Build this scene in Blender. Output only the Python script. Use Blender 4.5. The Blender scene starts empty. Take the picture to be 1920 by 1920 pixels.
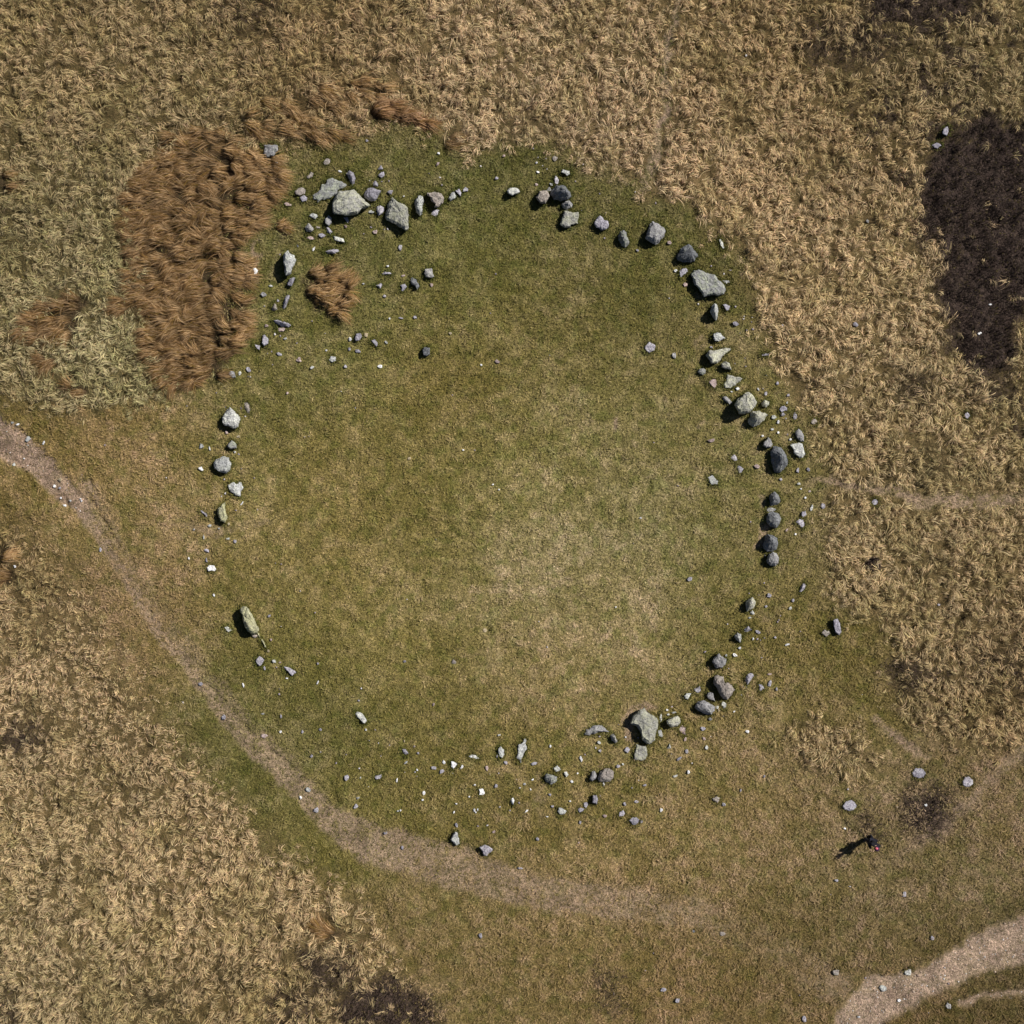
import bpy, bmesh, math, random
import numpy as np
from mathutils import Vector, noise as mnoise

random.seed(7)
RNG = np.random.default_rng(11)
SC = bpy.context.scene
C = SC.collection
R = math.radians
PPM, CU, CAM_H = 40.0, 960.0, 60.0          # photo pixels per metre on the ground, photo centre, camera height

# ------------------------------------------------------------------ camera, sky, sun, exposure
cam_d = bpy.data.cameras.new("camera")
cam = bpy.data.objects.new("camera", cam_d); C.objects.link(cam)
cam.location = (0, 0, CAM_H); cam.rotation_euler = (0, 0, 0)
cam_d.sensor_fit = 'HORIZONTAL'; cam_d.angle = 2 * math.atan(24.0 / CAM_H)
cam_d.clip_end = 3000; cam_d.clip_start = 0.5
SC.camera = cam

SUN_EL, SUN_ROT = R(46), math.atan2(0.859, 0.512)
w = bpy.data.worlds.new("World"); SC.world = w; w.use_nodes = True
nt = w.node_tree; nt.nodes.clear()
wo = nt.nodes.new("ShaderNodeOutputWorld"); bg = nt.nodes.new("ShaderNodeBackground")
sky = nt.nodes.new("ShaderNodeTexSky"); sky.sky_type = 'NISHITA'; sky.sun_disc = False
sky.sun_elevation = SUN_EL; sky.sun_rotation = SUN_ROT; sky.altitude = 350; sky.air_density = 0.6; sky.dust_density = 0.3
bg.inputs["Strength"].default_value = 0.05
nt.links.new(sky.outputs[0], bg.inputs[0]); nt.links.new(bg.outputs[0], wo.inputs[0])
sd = bpy.data.lights.new("sun", 'SUN'); sd.energy = 5.0; sd.angle = R(0.5); sd.color = (1.0, 0.965, 0.91)
sun = bpy.data.objects.new("sun", sd); C.objects.link(sun)
sv = Vector((math.sin(SUN_ROT) * math.cos(SUN_EL), math.cos(SUN_ROT) * math.cos(SUN_EL), math.sin(SUN_EL)))
sun.rotation_euler = sv.to_track_quat('Z', 'Y').to_euler(); sun.location = sv * 120
vs = SC.view_settings
vs.view_transform = 'Standard'; vs.look = 'None'; vs.exposure = 0.28; vs.gamma = 1.0; vs.use_curve_mapping = False
SC.cycles.max_bounces = 5; SC.cycles.diffuse_bounces = 3

# ------------------------------------------------------------------ small helpers
def to_xy(u, v): return (np.asarray(u, float) - CU) / PPM, (CU - np.asarray(v, float)) / PPM
def lin(r, g, b):
    f = lambda c: (c / 255 / 12.92) if c <= 10 else ((c / 255 + 0.055) / 1.055) ** 2.4
    return (f(r), f(g), f(b))
def _hash(ix, iy, s):
    n = (ix.astype(np.int64) * 374761393 + iy.astype(np.int64) * 668265263 + s * 1442695041) & 0x7fffffff
    n = ((n ^ (n >> 13)) * 1274126177) & 0x7fffffff
    return ((n ^ (n >> 16)) & 0xffff) / 65535.0
def vnoise(x, y, s=0):
    ix = np.floor(x); iy = np.floor(y); fx = x - ix; fy = y - iy
    fx = fx * fx * fx * (fx * (fx * 6 - 15) + 10); fy = fy * fy * fy * (fy * (fy * 6 - 15) + 10)
    a = _hash(ix, iy, s); b = _hash(ix + 1, iy, s); c = _hash(ix, iy + 1, s); d = _hash(ix + 1, iy + 1, s)
    return (a * (1 - fx) + b * fx) * (1 - fy) + (c * (1 - fx) + d * fx) * fy
def fbm(x, y, s=0, o=4):
    t = 0; a = 0.5; n = 0
    for i in range(o):
        t = t + a * vnoise(x * 2 ** i + 17.3 * i, y * 2 ** i - 9.1 * i, s + i); n += a; a *= 0.5
    return t / n
def sdf(poly, u, v):
    """signed distance (pixels, negative inside) from points to a closed polygon"""
    P = np.asarray(poly, float); d = np.full(u.shape, 1e9); ins = np.zeros(u.shape, bool)
    for i in range(len(P)):
        ax, ay = P[i]; bx, by = P[(i + 1) % len(P)]
        ex, ey = bx - ax, by - ay; wx, wy = u - ax, v - ay
        t = np.clip((wx * ex + wy * ey) / (ex * ex + ey * ey + 1e-9), 0, 1)
        d = np.minimum(d, (wx - ex * t) ** 2 + (wy - ey * t) ** 2)
        cnd = ((ay > v) != (by > v)) & (u < ex * (v - ay) / (ey if abs(ey) > 1e-9 else 1e-9) + ax)
        ins ^= cnd
    return np.where(ins, -1, 1) * np.sqrt(d)
def lined(nodes, u, v):
    """smallest distance / width over a polyline of (x, y, half width, weight); gives (0..1 closeness, weight)"""
    best = np.full(u.shape, 1e9); wt = np.zeros(u.shape)
    for (ax, ay, aw, ak), (bx, by, bw, bk) in zip(nodes[:-1], nodes[1:]):
        ex, ey = bx - ax, by - ay; wx, wy = u - ax, v - ay
        t = np.clip((wx * ex + wy * ey) / (ex * ex + ey * ey + 1e-9), 0, 1)
        d = np.hypot(wx - ex * t, wy - ey * t) / (aw + (bw - aw) * t)
        m = d < best; best = np.where(m, d, best); wt = np.where(m, ak + (bk - ak) * t, wt)
    return best, wt
def sstep(a, b, x):
    t = np.clip((x - a) / (b - a), 0, 1); return t * t * (3 - 2 * t)

def mesh_np(name, verts, faces4, col=None, smooth=False):
    me = bpy.data.meshes.new(name)
    n, m = len(verts), len(faces4); k = faces4.shape[1]
    me.vertices.add(n); me.vertices.foreach_set("co", np.ascontiguousarray(verts, np.float32).ravel())
    me.loops.add(m * k); me.polygons.add(m)
    me.loops.foreach_set("vertex_index", np.ascontiguousarray(faces4, np.int32).ravel())
    me.polygons.foreach_set("loop_start", np.arange(0, m * k, k, dtype=np.int32))
    if smooth: me.polygons.foreach_set("use_smooth", np.ones(m, bool))
    me.update(calc_edges=True)
    if col is not None:
        at = me.color_attributes.new("Col", 'FLOAT_COLOR', 'POINT')
        if col.shape[1] == 3: col = np.concatenate([col, np.ones((n, 1))], 1)
        at.data.foreach_set("color", np.ascontiguousarray(col, np.float32).ravel())
    return me
def link(name, me, mat, parent=None):
    o = bpy.data.objects.new(name, me); C.objects.link(o)
    if mat: me.materials.append(mat)
    if parent: o.parent = parent
    return o
def tag(o, label=None, cat=None, group=None, kind=None):
    if label: o["label"] = label
    if cat: o["category"] = cat
    if group: o["group"] = group
    if kind: o["kind"] = kind
    return o

# ------------------------------------------------------------------ materials
class NT:
    def __init__(s, name):
        s.m = bpy.data.materials.new(name); s.m.use_nodes = True; s.t = s.m.node_tree; s.t.nodes.clear()
        s.out = s.n("ShaderNodeOutputMaterial"); s.b = s.n("ShaderNodeBsdfPrincipled")
        s.l(s.b.outputs[0], s.out.inputs[0]); s.b.inputs["Roughness"].default_value = 0.9
        s.b.inputs["Specular IOR Level"].default_value = 0.2
    def n(s, t, **k):
        x = s.t.nodes.new(t)
        for a, v in k.items(): setattr(x, a, v)
        return x
    def l(s, a, b): s.t.links.new(a, b)
    def noise(s, scale, detail=4, rough=0.6, vec=None):
        x = s.n("ShaderNodeTexNoise"); x.inputs["Scale"].default_value = scale
        x.inputs["Detail"].default_value = detail; x.inputs["Roughness"].default_value = rough
        if vec: s.l(vec, x.inputs["Vector"])
        return x.outputs["Fac"]
    def ramp(s, fac, stops):
        x = s.n("ShaderNodeValToRGB"); e = x.color_ramp.elements
        while len(e) < len(stops): e.new(0.5)
        for i, (p, c) in enumerate(stops):
            e[i].position = p; e[i].color = (c, c, c, 1) if isinstance(c, float) else (*c, 1)
        s.l(fac, x.inputs[0]); return x.outputs[0]
    def mix(s, fac, a, b, mode='MIX'):
        x = s.n("ShaderNodeMix", data_type='RGBA', blend_type=mode)
        for sock, v in ((x.inputs[0], fac), (x.inputs[6], a), (x.inputs[7], b)):
            if hasattr(v, "node"): s.l(v, sock)
            elif isinstance(v, (int, float)): sock.default_value = v
            else: sock.default_value = (*v, 1)
        return x.outputs[2]
    def bump(s, h, strength, dist):
        x = s.n("ShaderNodeBump"); x.inputs["Strength"].default_value = strength; x.inputs["Distance"].default_value = dist
        s.l(h, x.inputs["Height"]); s.l(x.outputs[0], s.b.inputs["Normal"])

def rock(name, base, spots, lichen, amount):
    m = NT(name); g = m.n("ShaderNodeNewGeometry").outputs["Position"]
    oi = m.n("ShaderNodeObjectInfo").outputs["Random"]
    a = m.noise(3.6, 6, 0.72, g); b = m.noise(9, 5, 0.72, g); c = m.noise(4.6, 6, 0.75, g); d = m.noise(12, 4, 0.7, g)
    k = m.mix(m.ramp(a, [(0.3, 0.0), (0.72, 1.0)]), tuple(x * 0.55 for x in base), tuple(min(1, x * 1.35) for x in base))
    k = m.mix(m.ramp(c, [(0.62 - amount * 0.34, 0.0), (0.74 - amount * 0.34, 0.85)]), k, lichen)
    k = m.mix(m.ramp(b, [(0.55, 0.0), (0.66, 0.85)]), k, spots)
    k = m.mix(m.ramp(d, [(0.58, 0.0), (0.68, 0.75)]), k, tuple(min(0.85, x * 1.75 + .06) for x in base))
    k = m.mix(1.0, k, m.ramp(oi, [(0.0, (0.8, 0.8, 0.8)), (0.5, (1.0, 1.0, 1.0)), (1.0, (1.14, 1.12, 1.08))]), 'MULTIPLY')
    e = m.noise(16, 4, 0.75, g)
    k = m.mix(1.0, k, m.ramp(e, [(0.32, (0.5, 0.5, 0.52)), (0.5, (1.0, 1.0, 1.0)), (0.66, (1.35, 1.35, 1.32))]), 'MULTIPLY')
    m.l(k, m.b.inputs["Base Color"])
    hs = m.n("ShaderNodeMath", operation='ADD'); m.l(b, hs.inputs[0]); m.l(a, hs.inputs[1])
    m.bump(hs.outputs[0], 0.8, 0.08)
    return m.m
ROCK = {
    'lichen': rock("lichened_stone", (0.33, 0.32, 0.285), (0.12, 0.12, 0.115), (0.44, 0.435, 0.315), 0.5),
    'green': rock("green_stone", (0.24, 0.24, 0.235), (0.085, 0.088, 0.08), (0.34, 0.36, 0.27), 0.42),
    'grey': rock("grey_stone", (0.29, 0.28, 0.28), (0.10, 0.10, 0.11), (0.40, 0.40, 0.35), 0.3),
    'lav': rock("lavender_grey_stone", (0.33, 0.31, 0.35), (0.13, 0.12, 0.15), (0.48, 0.47, 0.48), 0.3),
    'pale': rock("pale_stone", (0.43, 0.43, 0.42), (0.17, 0.17, 0.17), (0.56, 0.57, 0.50), 0.45),
    'white': rock("white_quartz", (0.72, 0.71, 0.71), (0.42, 0.41, 0.43), (0.8, 0.8, 0.8), 0.4),
    'pink': rock("pinkish_stone", (0.38, 0.29, 0.27), (0.19, 0.13, 0.12), (0.50, 0.40, 0.37), 0.4),
    'tan': rock("tan_stone", (0.42, 0.34, 0.22), (0.22, 0.17, 0.11), (0.52, 0.45, 0.32), 0.4),
    'dark': rock("dark_stone", (0.16, 0.165, 0.175), (0.07, 0.07, 0.08), (0.26, 0.27, 0.23), 0.25),
    'yellow': rock("yellow_lichened_stone", (0.42, 0.40, 0.27), (0.14, 0.13, 0.10), (0.52, 0.50, 0.28), 0.6),
    'brown': rock("brown_grey_stone", (0.30, 0.26, 0.23), (0.12, 0.10, 0.09), (0.36, 0.34, 0.29), 0.3),
}
def grass_mat(name, transl=0.25):
    m = NT(name); at = m.n("ShaderNodeAttribute"); at.attribute_name = "Col"
    m.l(at.outputs["Color"], m.b.inputs["Base Color"]); m.b.inputs["Roughness"].default_value = 0.75
    if transl:
        tr = m.n("ShaderNodeBsdfTranslucent"); m.l(at.outputs["Color"], tr.inputs[0])
        mx = m.n("ShaderNodeMixShader"); mx.inputs[0].default_value = transl
        m.l(m.b.outputs[0], mx.inputs[1]); m.l(tr.outputs[0], mx.inputs[2]); m.l(mx.outputs[0], m.out.inputs[0])
    return m.m
M_GRASS = grass_mat("dry_grass_blades", 0.2)
M_TURF = grass_mat("short_turf_blades", 0.2)
M_RUSH = grass_mat("brown_moor_grass", 0.15)
M_HEATH = grass_mat("heather_twigs", 0.0)
def plain(name, c, rough=0.8, var=0.25, scale=30):
    m = NT(name); g = m.n("ShaderNodeNewGeometry").outputs["Position"]
    k = m.mix(m.noise(scale, 4, 0.6, g), tuple(x * (1 - var) for x in c), tuple(min(1, x * (1 + var)) for x in c))
    m.l(k, m.b.inputs["Base Color"]); m.b.inputs["Roughness"].default_value = rough
    return m.m
def ground_mat():
    m = NT("moorland_ground"); g = m.n("ShaderNodeNewGeometry").outputs["Position"]
    at = m.n("ShaderNodeAttribute"); at.attribute_name = "Col"
    n1 = m.noise(1.1, 6, 0.65, g); n2 = m.noise(6.5, 5, 0.7, g); n3 = m.noise(21, 3, 0.7, g)
    k = m.mix(1.0, at.outputs["Color"], m.ramp(n1, [(0.3, (0.84, 0.86, 0.76)), (0.5, (1.0, 1.0, 1.0)), (0.7, (1.16, 1.13, 1.14))]), 'MULTIPLY')
    k = m.mix(1.0, k, m.ramp(n2, [(0.32, (0.56, 0.6, 0.48)), (0.5, (1.0, 1.0, 1.0)), (0.66, (1.5, 1.45, 1.5))]), 'MULTIPLY')
    k = m.mix(1.0, k, m.ramp(n3, [(0.34, (0.5, 0.5, 0.46)), (0.5, (1.0, 1.0, 1.0)), (0.66, (1.6, 1.55, 1.55))]), 'MULTIPLY')
    vo = m.n("ShaderNodeTexVoronoi"); vo.inputs["Scale"].default_value = 17; m.l(g, vo.inputs["Vector"])
    peb = m.ramp(vo.outputs["Color"], [(0.0, (0.62, 0.6, 0.6)), (0.5, (0.95, 0.94, 0.93)), (1.0, (1.4, 1.38, 1.38))])
    n4 = m.noise(0.9, 5, 0.7, g)
    bare = m.mix(1.0, k, peb, 'MULTIPLY')
    bare = m.mix(1.0, bare, m.ramp(n4, [(0.36, (0.66, 0.64, 0.64)), (0.5, (1.0, 1.0, 1.0)), (0.64, (1.2, 1.19, 1.17))]), 'MULTIPLY')
    k = m.mix(at.outputs["Alpha"], k, bare)
    m.l(k, m.b.inputs["Base Color"])
    hs = m.n("ShaderNodeMath", operation='ADD'); m.l(n2, hs.inputs[0]); m.l(n3, hs.inputs[1])
    m.bump(hs.outputs[0], 1.0, 0.10)
    return m.m
# ------------------------------------------------------------------ what grows where (outlines in photo pixels = 2.5 cm on the ground)
TUSSOCK_N = [(-300,-300),(2220,-300),(2220,1300),(1960,1390),(1860,1420),(1770,1410),(1690,1350),(1645,1290),(1672,1225),(1640,1180),(1565,1150),(1535,1100),(1545,1040),(1540,960),(1550,900),(1530,850),(1518,790),(1480,755),(1450,690),(1430,640),(1408,580),(1385,500),(1365,460),(1300,415),(1270,395),(1215,370),(1180,350),(1110,320),(1060,290),(1010,272),(940,280),(885,300),(840,280),(790,250),(720,255),(600,262),(520,290),(420,420),(420,700),(330,748),(260,765),(180,780),(90,790),(0,750),(-300,650)]
TUSSOCK_SW = [(-300,880),(0,925),(110,990),(190,1080),(260,1200),(340,1310),(430,1430),(520,1530),(620,1600),(700,1650),(750,1720),(790,1800),(825,1880),(830,2220),(-300,2220)]
TUSSOCK_E = [(1470,1370),(1530,1330),(1600,1345),(1650,1380),(1660,1440),(1620,1490),(1560,1475),(1500,1465),(1465,1420)]
HEATHER = [([(1735,335),(1750,300),(1790,250),(1850,215),(1880,235),(1940,225),(2080,300),(2080,640),(1950,600),(1915,590),(1890,690),(1850,705),(1810,685),(1790,640),(1782,590),(1762,560),(1770,500),(1742,440),(1725,405)],1.0),
    ([(1800,640),(1880,640),(1900,740),(1840,760)],0.5),([(1605,-60),(1840,-60),(1815,30),(1760,42),(1700,48),(1640,40)],0.9),([(1500,55),(1620,40),(1690,70),(1600,115),(1530,110)],0.5),
    ([(570,1800),(640,1790),(660,1830),(600,1860)],0.65),([(640,1880),(730,1830),(810,1880),(830,1990),(640,1990)],0.9),([(510,1870),(590,1850),(600,1930),(520,1940)],0.45),
    ([(18,1362),(58,1358),(62,1398),(20,1398)],0.7),([(1115,1835),(1160,1840),(1150,1895),(1128,1880)],0.6),([(1655,1250),(1720,1235),(1760,1270),(1700,1290)],0.5),([(1695,1500),(1720,1485),(1770,1490),(1785,1530),(1760,1560),(1715,1575),(1695,1545)],0.95),
    ([(1603,1545),(1620,1532),(1650,1555),(1640,1570),(1610,1562)],0.8),([(1840,1210),(1930,1220),(1930,1300),(1850,1290)],0.3),([(1690,690),(1740,700),(1750,760),(1700,770)],0.25),([(-40,1880),(20,1860),(40,1960),(-40,1960)],0.35),([(400,5),(520,0),(530,40),(440,50)],0.25)]
PATH = [(-260,600,44,1),(-60,760,36,1),(0,815,34,1),(60,862,29,1),(110,905,25,1),(150,945,20,.95),(185,1000,13,.8),(220,1060,11,.7),(260,1120,11,.7),(300,1190,12,.7),(340,1240,14,.7),(390,1300,15,.7),(440,1365,16,.72),(500,1420,19,.72),(560,1475,23,.72),(620,1535,32,.75),(700,1585,42,.8),(790,1610,46,.72),(880,1635,42,.68),(980,1665,38,.7),(1080,1685,36,.72),(1180,1695,34,.65),(1280,1705,30,.55),(1380,1740,34,.35),(1480,1790,36,.3),(1560,1850,40,.5)]
SIDE_TRACK = [(165,905,20,.75),(185,950,18,.5),(240,1060,22,.42),(300,1150,25,.4),(380,1262,22,.5),(450,1350,20,.45),(520,1420,18,.5),(600,1490,17,.55),(660,1545,20,.5)]
FAINT = [[(1272,-40,7,.8),(1262,60,7,.75),(1255,130,7,.8),(1242,230,8,.85),(1226,310,8,.8),(1205,350,11,.5)],[(1510,905,9,.5),(1580,908,12,.8),(1640,918,12,.85),(1700,932,12,.85),(1760,942,13,.85),(1830,945,12,.8),(1980,932,12,.8)],[(310,990,10,.3),(360,985,10,.42),(410,993,9,.5),(470,985,9,.42),(540,965,9,.2)],[(1640,1355,8,.6),(1690,1388,11,.75),(1735,1418,9,.6)],[(1640,1640,14,.3),(1690,1600,16,.5),(1780,1540,18,.6),(1830,1490,17,.6),(1870,1440,16,.6),(1960,1385,16,.6)],[(1770,1430,6,.3),(1800,1500,7,.35),(1815,1540,8,.3)],[(1008,1420,9,.2),(1010,1480,10,.4),(1014,1550,9,.2)],[(480,450,6,.7),(482,480,7,.8),(478,530,6,.7)]]
ROAD = [(1540,1990),(1565,1905),(1605,1855),(1632,1829),(1680,1829),(1700,1818),(1740,1805),(1770,1785),(1810,1760),(1860,1737),(1920,1717),(2200,1640),(2200,1760),(1920,1806),(1850,1818),(1800,1842),(1760,1858),(1705,1892),(1660,1918),(1630,1990)]
ROAD_EDGE = [(1790,1868),(1850,1861),(1920,1850),(2150,1800),(2150,1830),(1960,1866),(1900,1870),(1800,1887)]
BARE = [([(1410,1033),(1424,990),(1440,976),(1450,985),(1434,1012),(1432,1030)],.8),([(1425,925),(1437,922),(1437,955),(1427,950)],.6),([(1164,1352),(1178,1322),(1205,1314),(1235,1325),(1192,1352),(1187,1378),(1197,1398),(1172,1388)],.75),([(1300,555),(1308,541),(1326,560),(1318,562)],.5),([(1296,640),(1320,626),(1332,640),(1320,660),(1300,652)],.4),([(1147,782),(1158,780),(1159,800),(1152,808)],.85),([(1306,800),(1320,785),(1328,790),(1318,806)],.6),([(1425,1160),(1440,1146),(1446,1166),(1428,1172)],.5),([(640,385),(700,395),(700,412),(640,420)],.2)]
LEDGES = [[(165,925,2.4,1),(180,950,3,1),(195,975,3,1),(222,1020,2.4,1)],[(393,1284,2.4,1),(412,1308,2.6,1)],[(450,1352,2,1),(478,1385,2,1)],[(504,1404,2.4,1),(522,1418,3,1),(542,1432,2.6,1)],[(583,1460,2.4,1),(612,1485,3,1),(648,1516,2.6,1)],[(25,860,2,.8),(55,895,2.2,.9),(72,925,2.4,1)],[(122,930,2,1),(130,955,2,1)],[(510,1340,2.4,.8),(522,1362,3,.8)],[(167,885,2.4,1),(171,905,2.4,1)],[(1700,1822,3,.8),(1745,1803,3,.9),(1790,1775,3,.9),(1850,1741,3.2,1),(1930,1712,3.2,1)],[(913,1175,3.4,1.3),(917,1182,3.4,1.3)],[(849,1238,3,1),(854,1240,3,1)],[(1299,1744,3,1),(1302,1749,3,1)],[(1353,1749,3,1),(1357,1754,3,1)],[(958,1512,5,1),(966,1520,5,1)],[(1690,1682,3.5,1.2),(1692,1684,3.5,1)],[(1037,296,3,.8),(1042,300,3,.8)]]
TURF_C = [(650,290,100,92,48),(760,300,96,90,46),(900,310,88,86,40),(1010,300,86,82,40),(1080,340,92,86,44),(1160,380,98,92,48),(1230,470,90,86,40),(1350,470,84,80,36),(1390,600,108,98,54),(1400,720,118,106,62),(1250,600,100,92,46),(1100,500,104,95,50),(1000,450,100,93,46),(900,430,96,92,44),(700,450,96,92,46),(560,450,100,94,48),(620,640,104,98,50),(500,700,108,100,52),(850,600,104,96,48),(1000,650,110,100,52),(850,750,104,92,42),(700,800,114,104,54),(600,900,122,108,58),(450,750,104,98,50),(420,850,108,100,52),(480,950,124,112,62),(600,1050,124,110,60),(750,950,116,104,54),(900,850,120,110,60),(1000,900,126,116,66),(1100,800,122,112,64),(1250,800,120,110,64),(1350,850,116,106,60),(1400,950,108,100,52),(1300,950,118,110,62),(1150,1000,130,120,74),(1050,1050,134,122,78),(950,1100,134,122,76),(1150,1150,138,124,80),(1100,1250,138,122,78),(1000,1250,130,116,70),(850,1200,118,106,58),(700,1200,114,104,52),(800,1050,124,112,64),(550,1200,112,102,50),(600,1350,98,92,46),(500,1250,98,92,46),(460,1150,104,96,48),(430,1050,116,104,56),(700,1450,104,96,46),(850,1350,108,98,50),(850,1480,104,94,46),(960,1500,108,96,50),(1000,1350,122,108,60),(1100,1450,116,104,56),(1250,1430,114,102,56),(1350,1150,118,108,60),(1450,1100,106,96,50),(1500,1000,112,102,58),(1400,1250,112,100,54),(1450,1350,120,106,62),(1550,1250,108,96,50),(1480,1180,100,90,38),(1520,950,108,98,54),(1100,1560,124,108,62),(1250,1560,124,108,62),(1350,1480,122,106,62),(1500,1520,120,104,62),(1400,1620,112,98,54),(1600,1600,116,102,62),(1700,1620,114,100,62),(1800,1600,112,98,60),(1880,1500,114,98,60),(1750,1700,108,94,56),(1600,1750,106,92,54),(1450,1750,110,95,55),(1300,1650,128,110,70),(1300,1800,110,94,50),(1150,1780,120,104,60),(1000,1750,118,102,58),(900,1700,116,102,58),(870,1820,104,90,48),(900,1900,122,106,64),(1050,1880,112,96,54),(1250,1880,112,94,54),(1450,1880,106,90,50),(350,800,122,106,62),(250,800,128,110,64),(200,850,116,98,54),(300,900,130,112,66),(250,950,128,112,66),(330,1000,130,112,70),(270,1080,118,100,60),(350,1100,124,106,62),(120,800,106,92,46),(1750,1880,106,88,50),(1850,1890,84,70,36),(1850,1840,80,72,36)]
STRAW_C = [(100,100,146,124,82),(300,200,146,126,84),(100,400,138,122,80),(250,600,150,136,92),(600,80,146,122,80),(900,120,164,140,98),(1150,200,164,140,98),(1100,300,168,144,104),(1400,100,152,128,84),(1400,350,172,146,102),(1600,250,154,130,86),(1600,500,168,144,100),(1800,150,148,128,84),(1500,700,170,146,100),(1650,800,160,138,94),(1850,800,160,138,94),(1600,1050,162,140,96),(1800,1050,154,132,90),(1700,1200,160,138,94),(1880,1250,146,122,80),(1560,1400,156,134,90),(100,1200,164,140,98),(250,1300,162,138,94),(100,1600,158,136,92),(350,1600,166,142,98),(600,1750,164,140,96),(500,1880,150,128,84),(50,1000,130,108,66),(30,1800,152,132,90)]
RUSH = {"bed": [(330,250),(375,243),(415,255),(440,275),(480,290),(508,302),(534,317),(528,335),(506,358),(496,388),(486,403),(474,428),(462,448),(452,480),(454,510),(460,535),(461,560),(456,588),(455,620),(440,650),(425,680),(410,700),(395,715),(375,730),(345,728),(320,715),(300,690),(285,665),(265,640),(270,605),(266,590),(226,579),(236,556),(260,535),(252,490),(250,420),(250,370),(266,345),(280,314),(310,298),(335,275)],
 "arc": [(425,235),(500,185),(600,155),(690,150),(725,172),(705,195),(650,188),(600,228),(655,262),(640,282),(585,284),(560,262),(500,258)],
 "purple": [(690,192),(740,196),(772,216),(800,224),(812,240),(772,246),(738,238),(698,232)],
 "west": [(42,615),(72,588),(112,556),(138,552),(160,566),(158,578),(147,600),(148,632),(112,642),(80,638),(58,642),(46,632)],
 "path": [(128,742),(134,722),(146,718),(165,724),(165,738),(150,746),(138,752)],
 "small": [(75,682),(85,672),(110,674),(112,686),(90,692)], "inner": [(570,560),(566,524),(602,504),(636,514),(652,540),(655,586),(636,600),(604,596),(580,582)],
 "nook": [(505,430),(520,414),(545,430),(550,450),(522,452)], "edge_up": [(-22,1045),(-4,1030),(8,1040),(6,1056),(-20,1060)], "edge_low": [(-12,1082),(6,1066),(22,1072),(22,1088),(2,1094)],
 "south": [(600,1742),(625,1738),(648,1746),(640,1756),(608,1758)], "knot": [(822,264),(842,262),(846,276),(828,280)], "corner": [(-10,335),(8,328),(16,342),(10,358),(-10,358)]}
K_TURF, K_STRAW = 1.14, 1.9
def field(pts, u, v, r):
    sw = np.full(u.shape, 1e-12); c = np.zeros(u.shape + (3,))
    for x, y, a, b, d in pts:
        wgt = np.exp(-((u - x) ** 2 + (v - y) ** 2) / (2 * r * r)) + 1e-9 / (1 + ((u - x) ** 2 + (v - y) ** 2) / 1e4)
        sw += wgt; c += wgt[..., None] * np.array(lin(a, b, d))
    return c / sw[..., None]

# zone grids, every 3 photo pixels, read back with bilinear look-ups
G0, G1, GS = -170, 2090, 3.0
gn = int((G1 - G0) / GS) + 1
gu, gv = np.meshgrid(G0 + GS * np.arange(gn), G0 + GS * np.arange(gn))
wu = gu + 26 * (fbm(gu / 42, gv / 42, 3) - .5) + 16 * (fbm(gu / 13, gv / 13, 5) - .5)
wv = gv + 26 * (fbm(gu / 42, gv / 42, 7) - .5) + 16 * (fbm(gu / 13, gv / 13, 9) - .5)
Z = {}
eu = wu + 30 * (fbm(gu / 22, gv / 22, 13) - .5); ev_ = wv + 30 * (fbm(gu / 22, gv / 22, 15) - .5)
Z['tus'] = np.maximum(np.maximum(1 - sstep(-34, 26, sdf(TUSSOCK_N, eu, ev_)), 1 - sstep(-100, 20, sdf(TUSSOCK_SW, eu, ev_))), 1 - sstep(-60, 30, sdf(TUSSOCK_E, eu, ev_)))
he = np.zeros_like(gu)
for poly, wgt in HEATHER:
    he = np.maximum(he, wgt * (1 - sstep(-20, 34, sdf(poly, eu, ev_))))
loose = np.clip(1 - np.hypot((gu - 1800) / 330, (gv - 190) / 290), 0, 1) + np.clip(1 - np.hypot((gu - 1900) / 140, (gv - 760) / 260), 0, 1) * .7
he = np.maximum(he, .62 * sstep(.1, .5, loose) * sstep(.56, .68, fbm(gu / 34, gv / 34, 23, 4)))
he *= sstep(0.26, 0.50, fbm(gu / 24, gv / 24, 21, 4) + .22 * he)
Z['hea'] = np.clip(he, 0, 1)
DUSK = [(1660,110,110,.8),(1810,210,90,.8),(1560,60,70,.6),(1880,420,120,.7),(1710,725,45,.9),(1750,865,40,.8),(1560,690,60,.3),(470,40,70,.5),(60,1385,50,.7),(300,1870,50,.8),(425,1820,35,.8),(600,1830,60,.6),(250,1450,80,.25),(20,420,40,.5),(30,960,60,.6),(1880,1230,70,.5),(1800,640,80,.5),(1690,1280,60,.6),(1900,60,60,.2),(1600,330,80,.25)]
du = np.zeros_like(gu)
for x_, y_, r_, k_ in DUSK: du = np.maximum(du, k_ * np.exp(-((wu - x_) ** 2 + (wv - y_) ** 2) / (r_ * r_)))
Z['dusk'] = du * sstep(.25, .6, fbm(gu / 26, gv / 26, 27, 3) + .15)
ru = np.full(gu.shape, 1e9)
for k_ in RUSH:
    if k_ != 'arc': ru = np.minimum(ru, sdf(RUSH[k_], wu, wv))
Z['rush'] = 1 - sstep(-10, 6, ru)
bare = np.zeros_like(gu)
d, k = lined(PATH, wu * .7 + gu * .3, wv * .7 + gv * .3); pth = k * (1 - sstep(.72, 1.15, d)); bare = np.maximum(bare, pth)
dep = .55 * pth * (k > .9) + .25 * pth
for tr in [SIDE_TRACK] + FAINT:
    d, k = lined(tr, wu, wv); bare = np.maximum(bare, k * (1 - sstep(.5, 1.2, d)))
road = 1 - sstep(-12, 9, np.minimum(sdf(ROAD, wu * .7 + gu * .3, wv * .7 + gv * .3), sdf(ROAD_EDGE, wu * .8 + gu * .2, wv * .8 + gv * .2) + 2))
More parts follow.
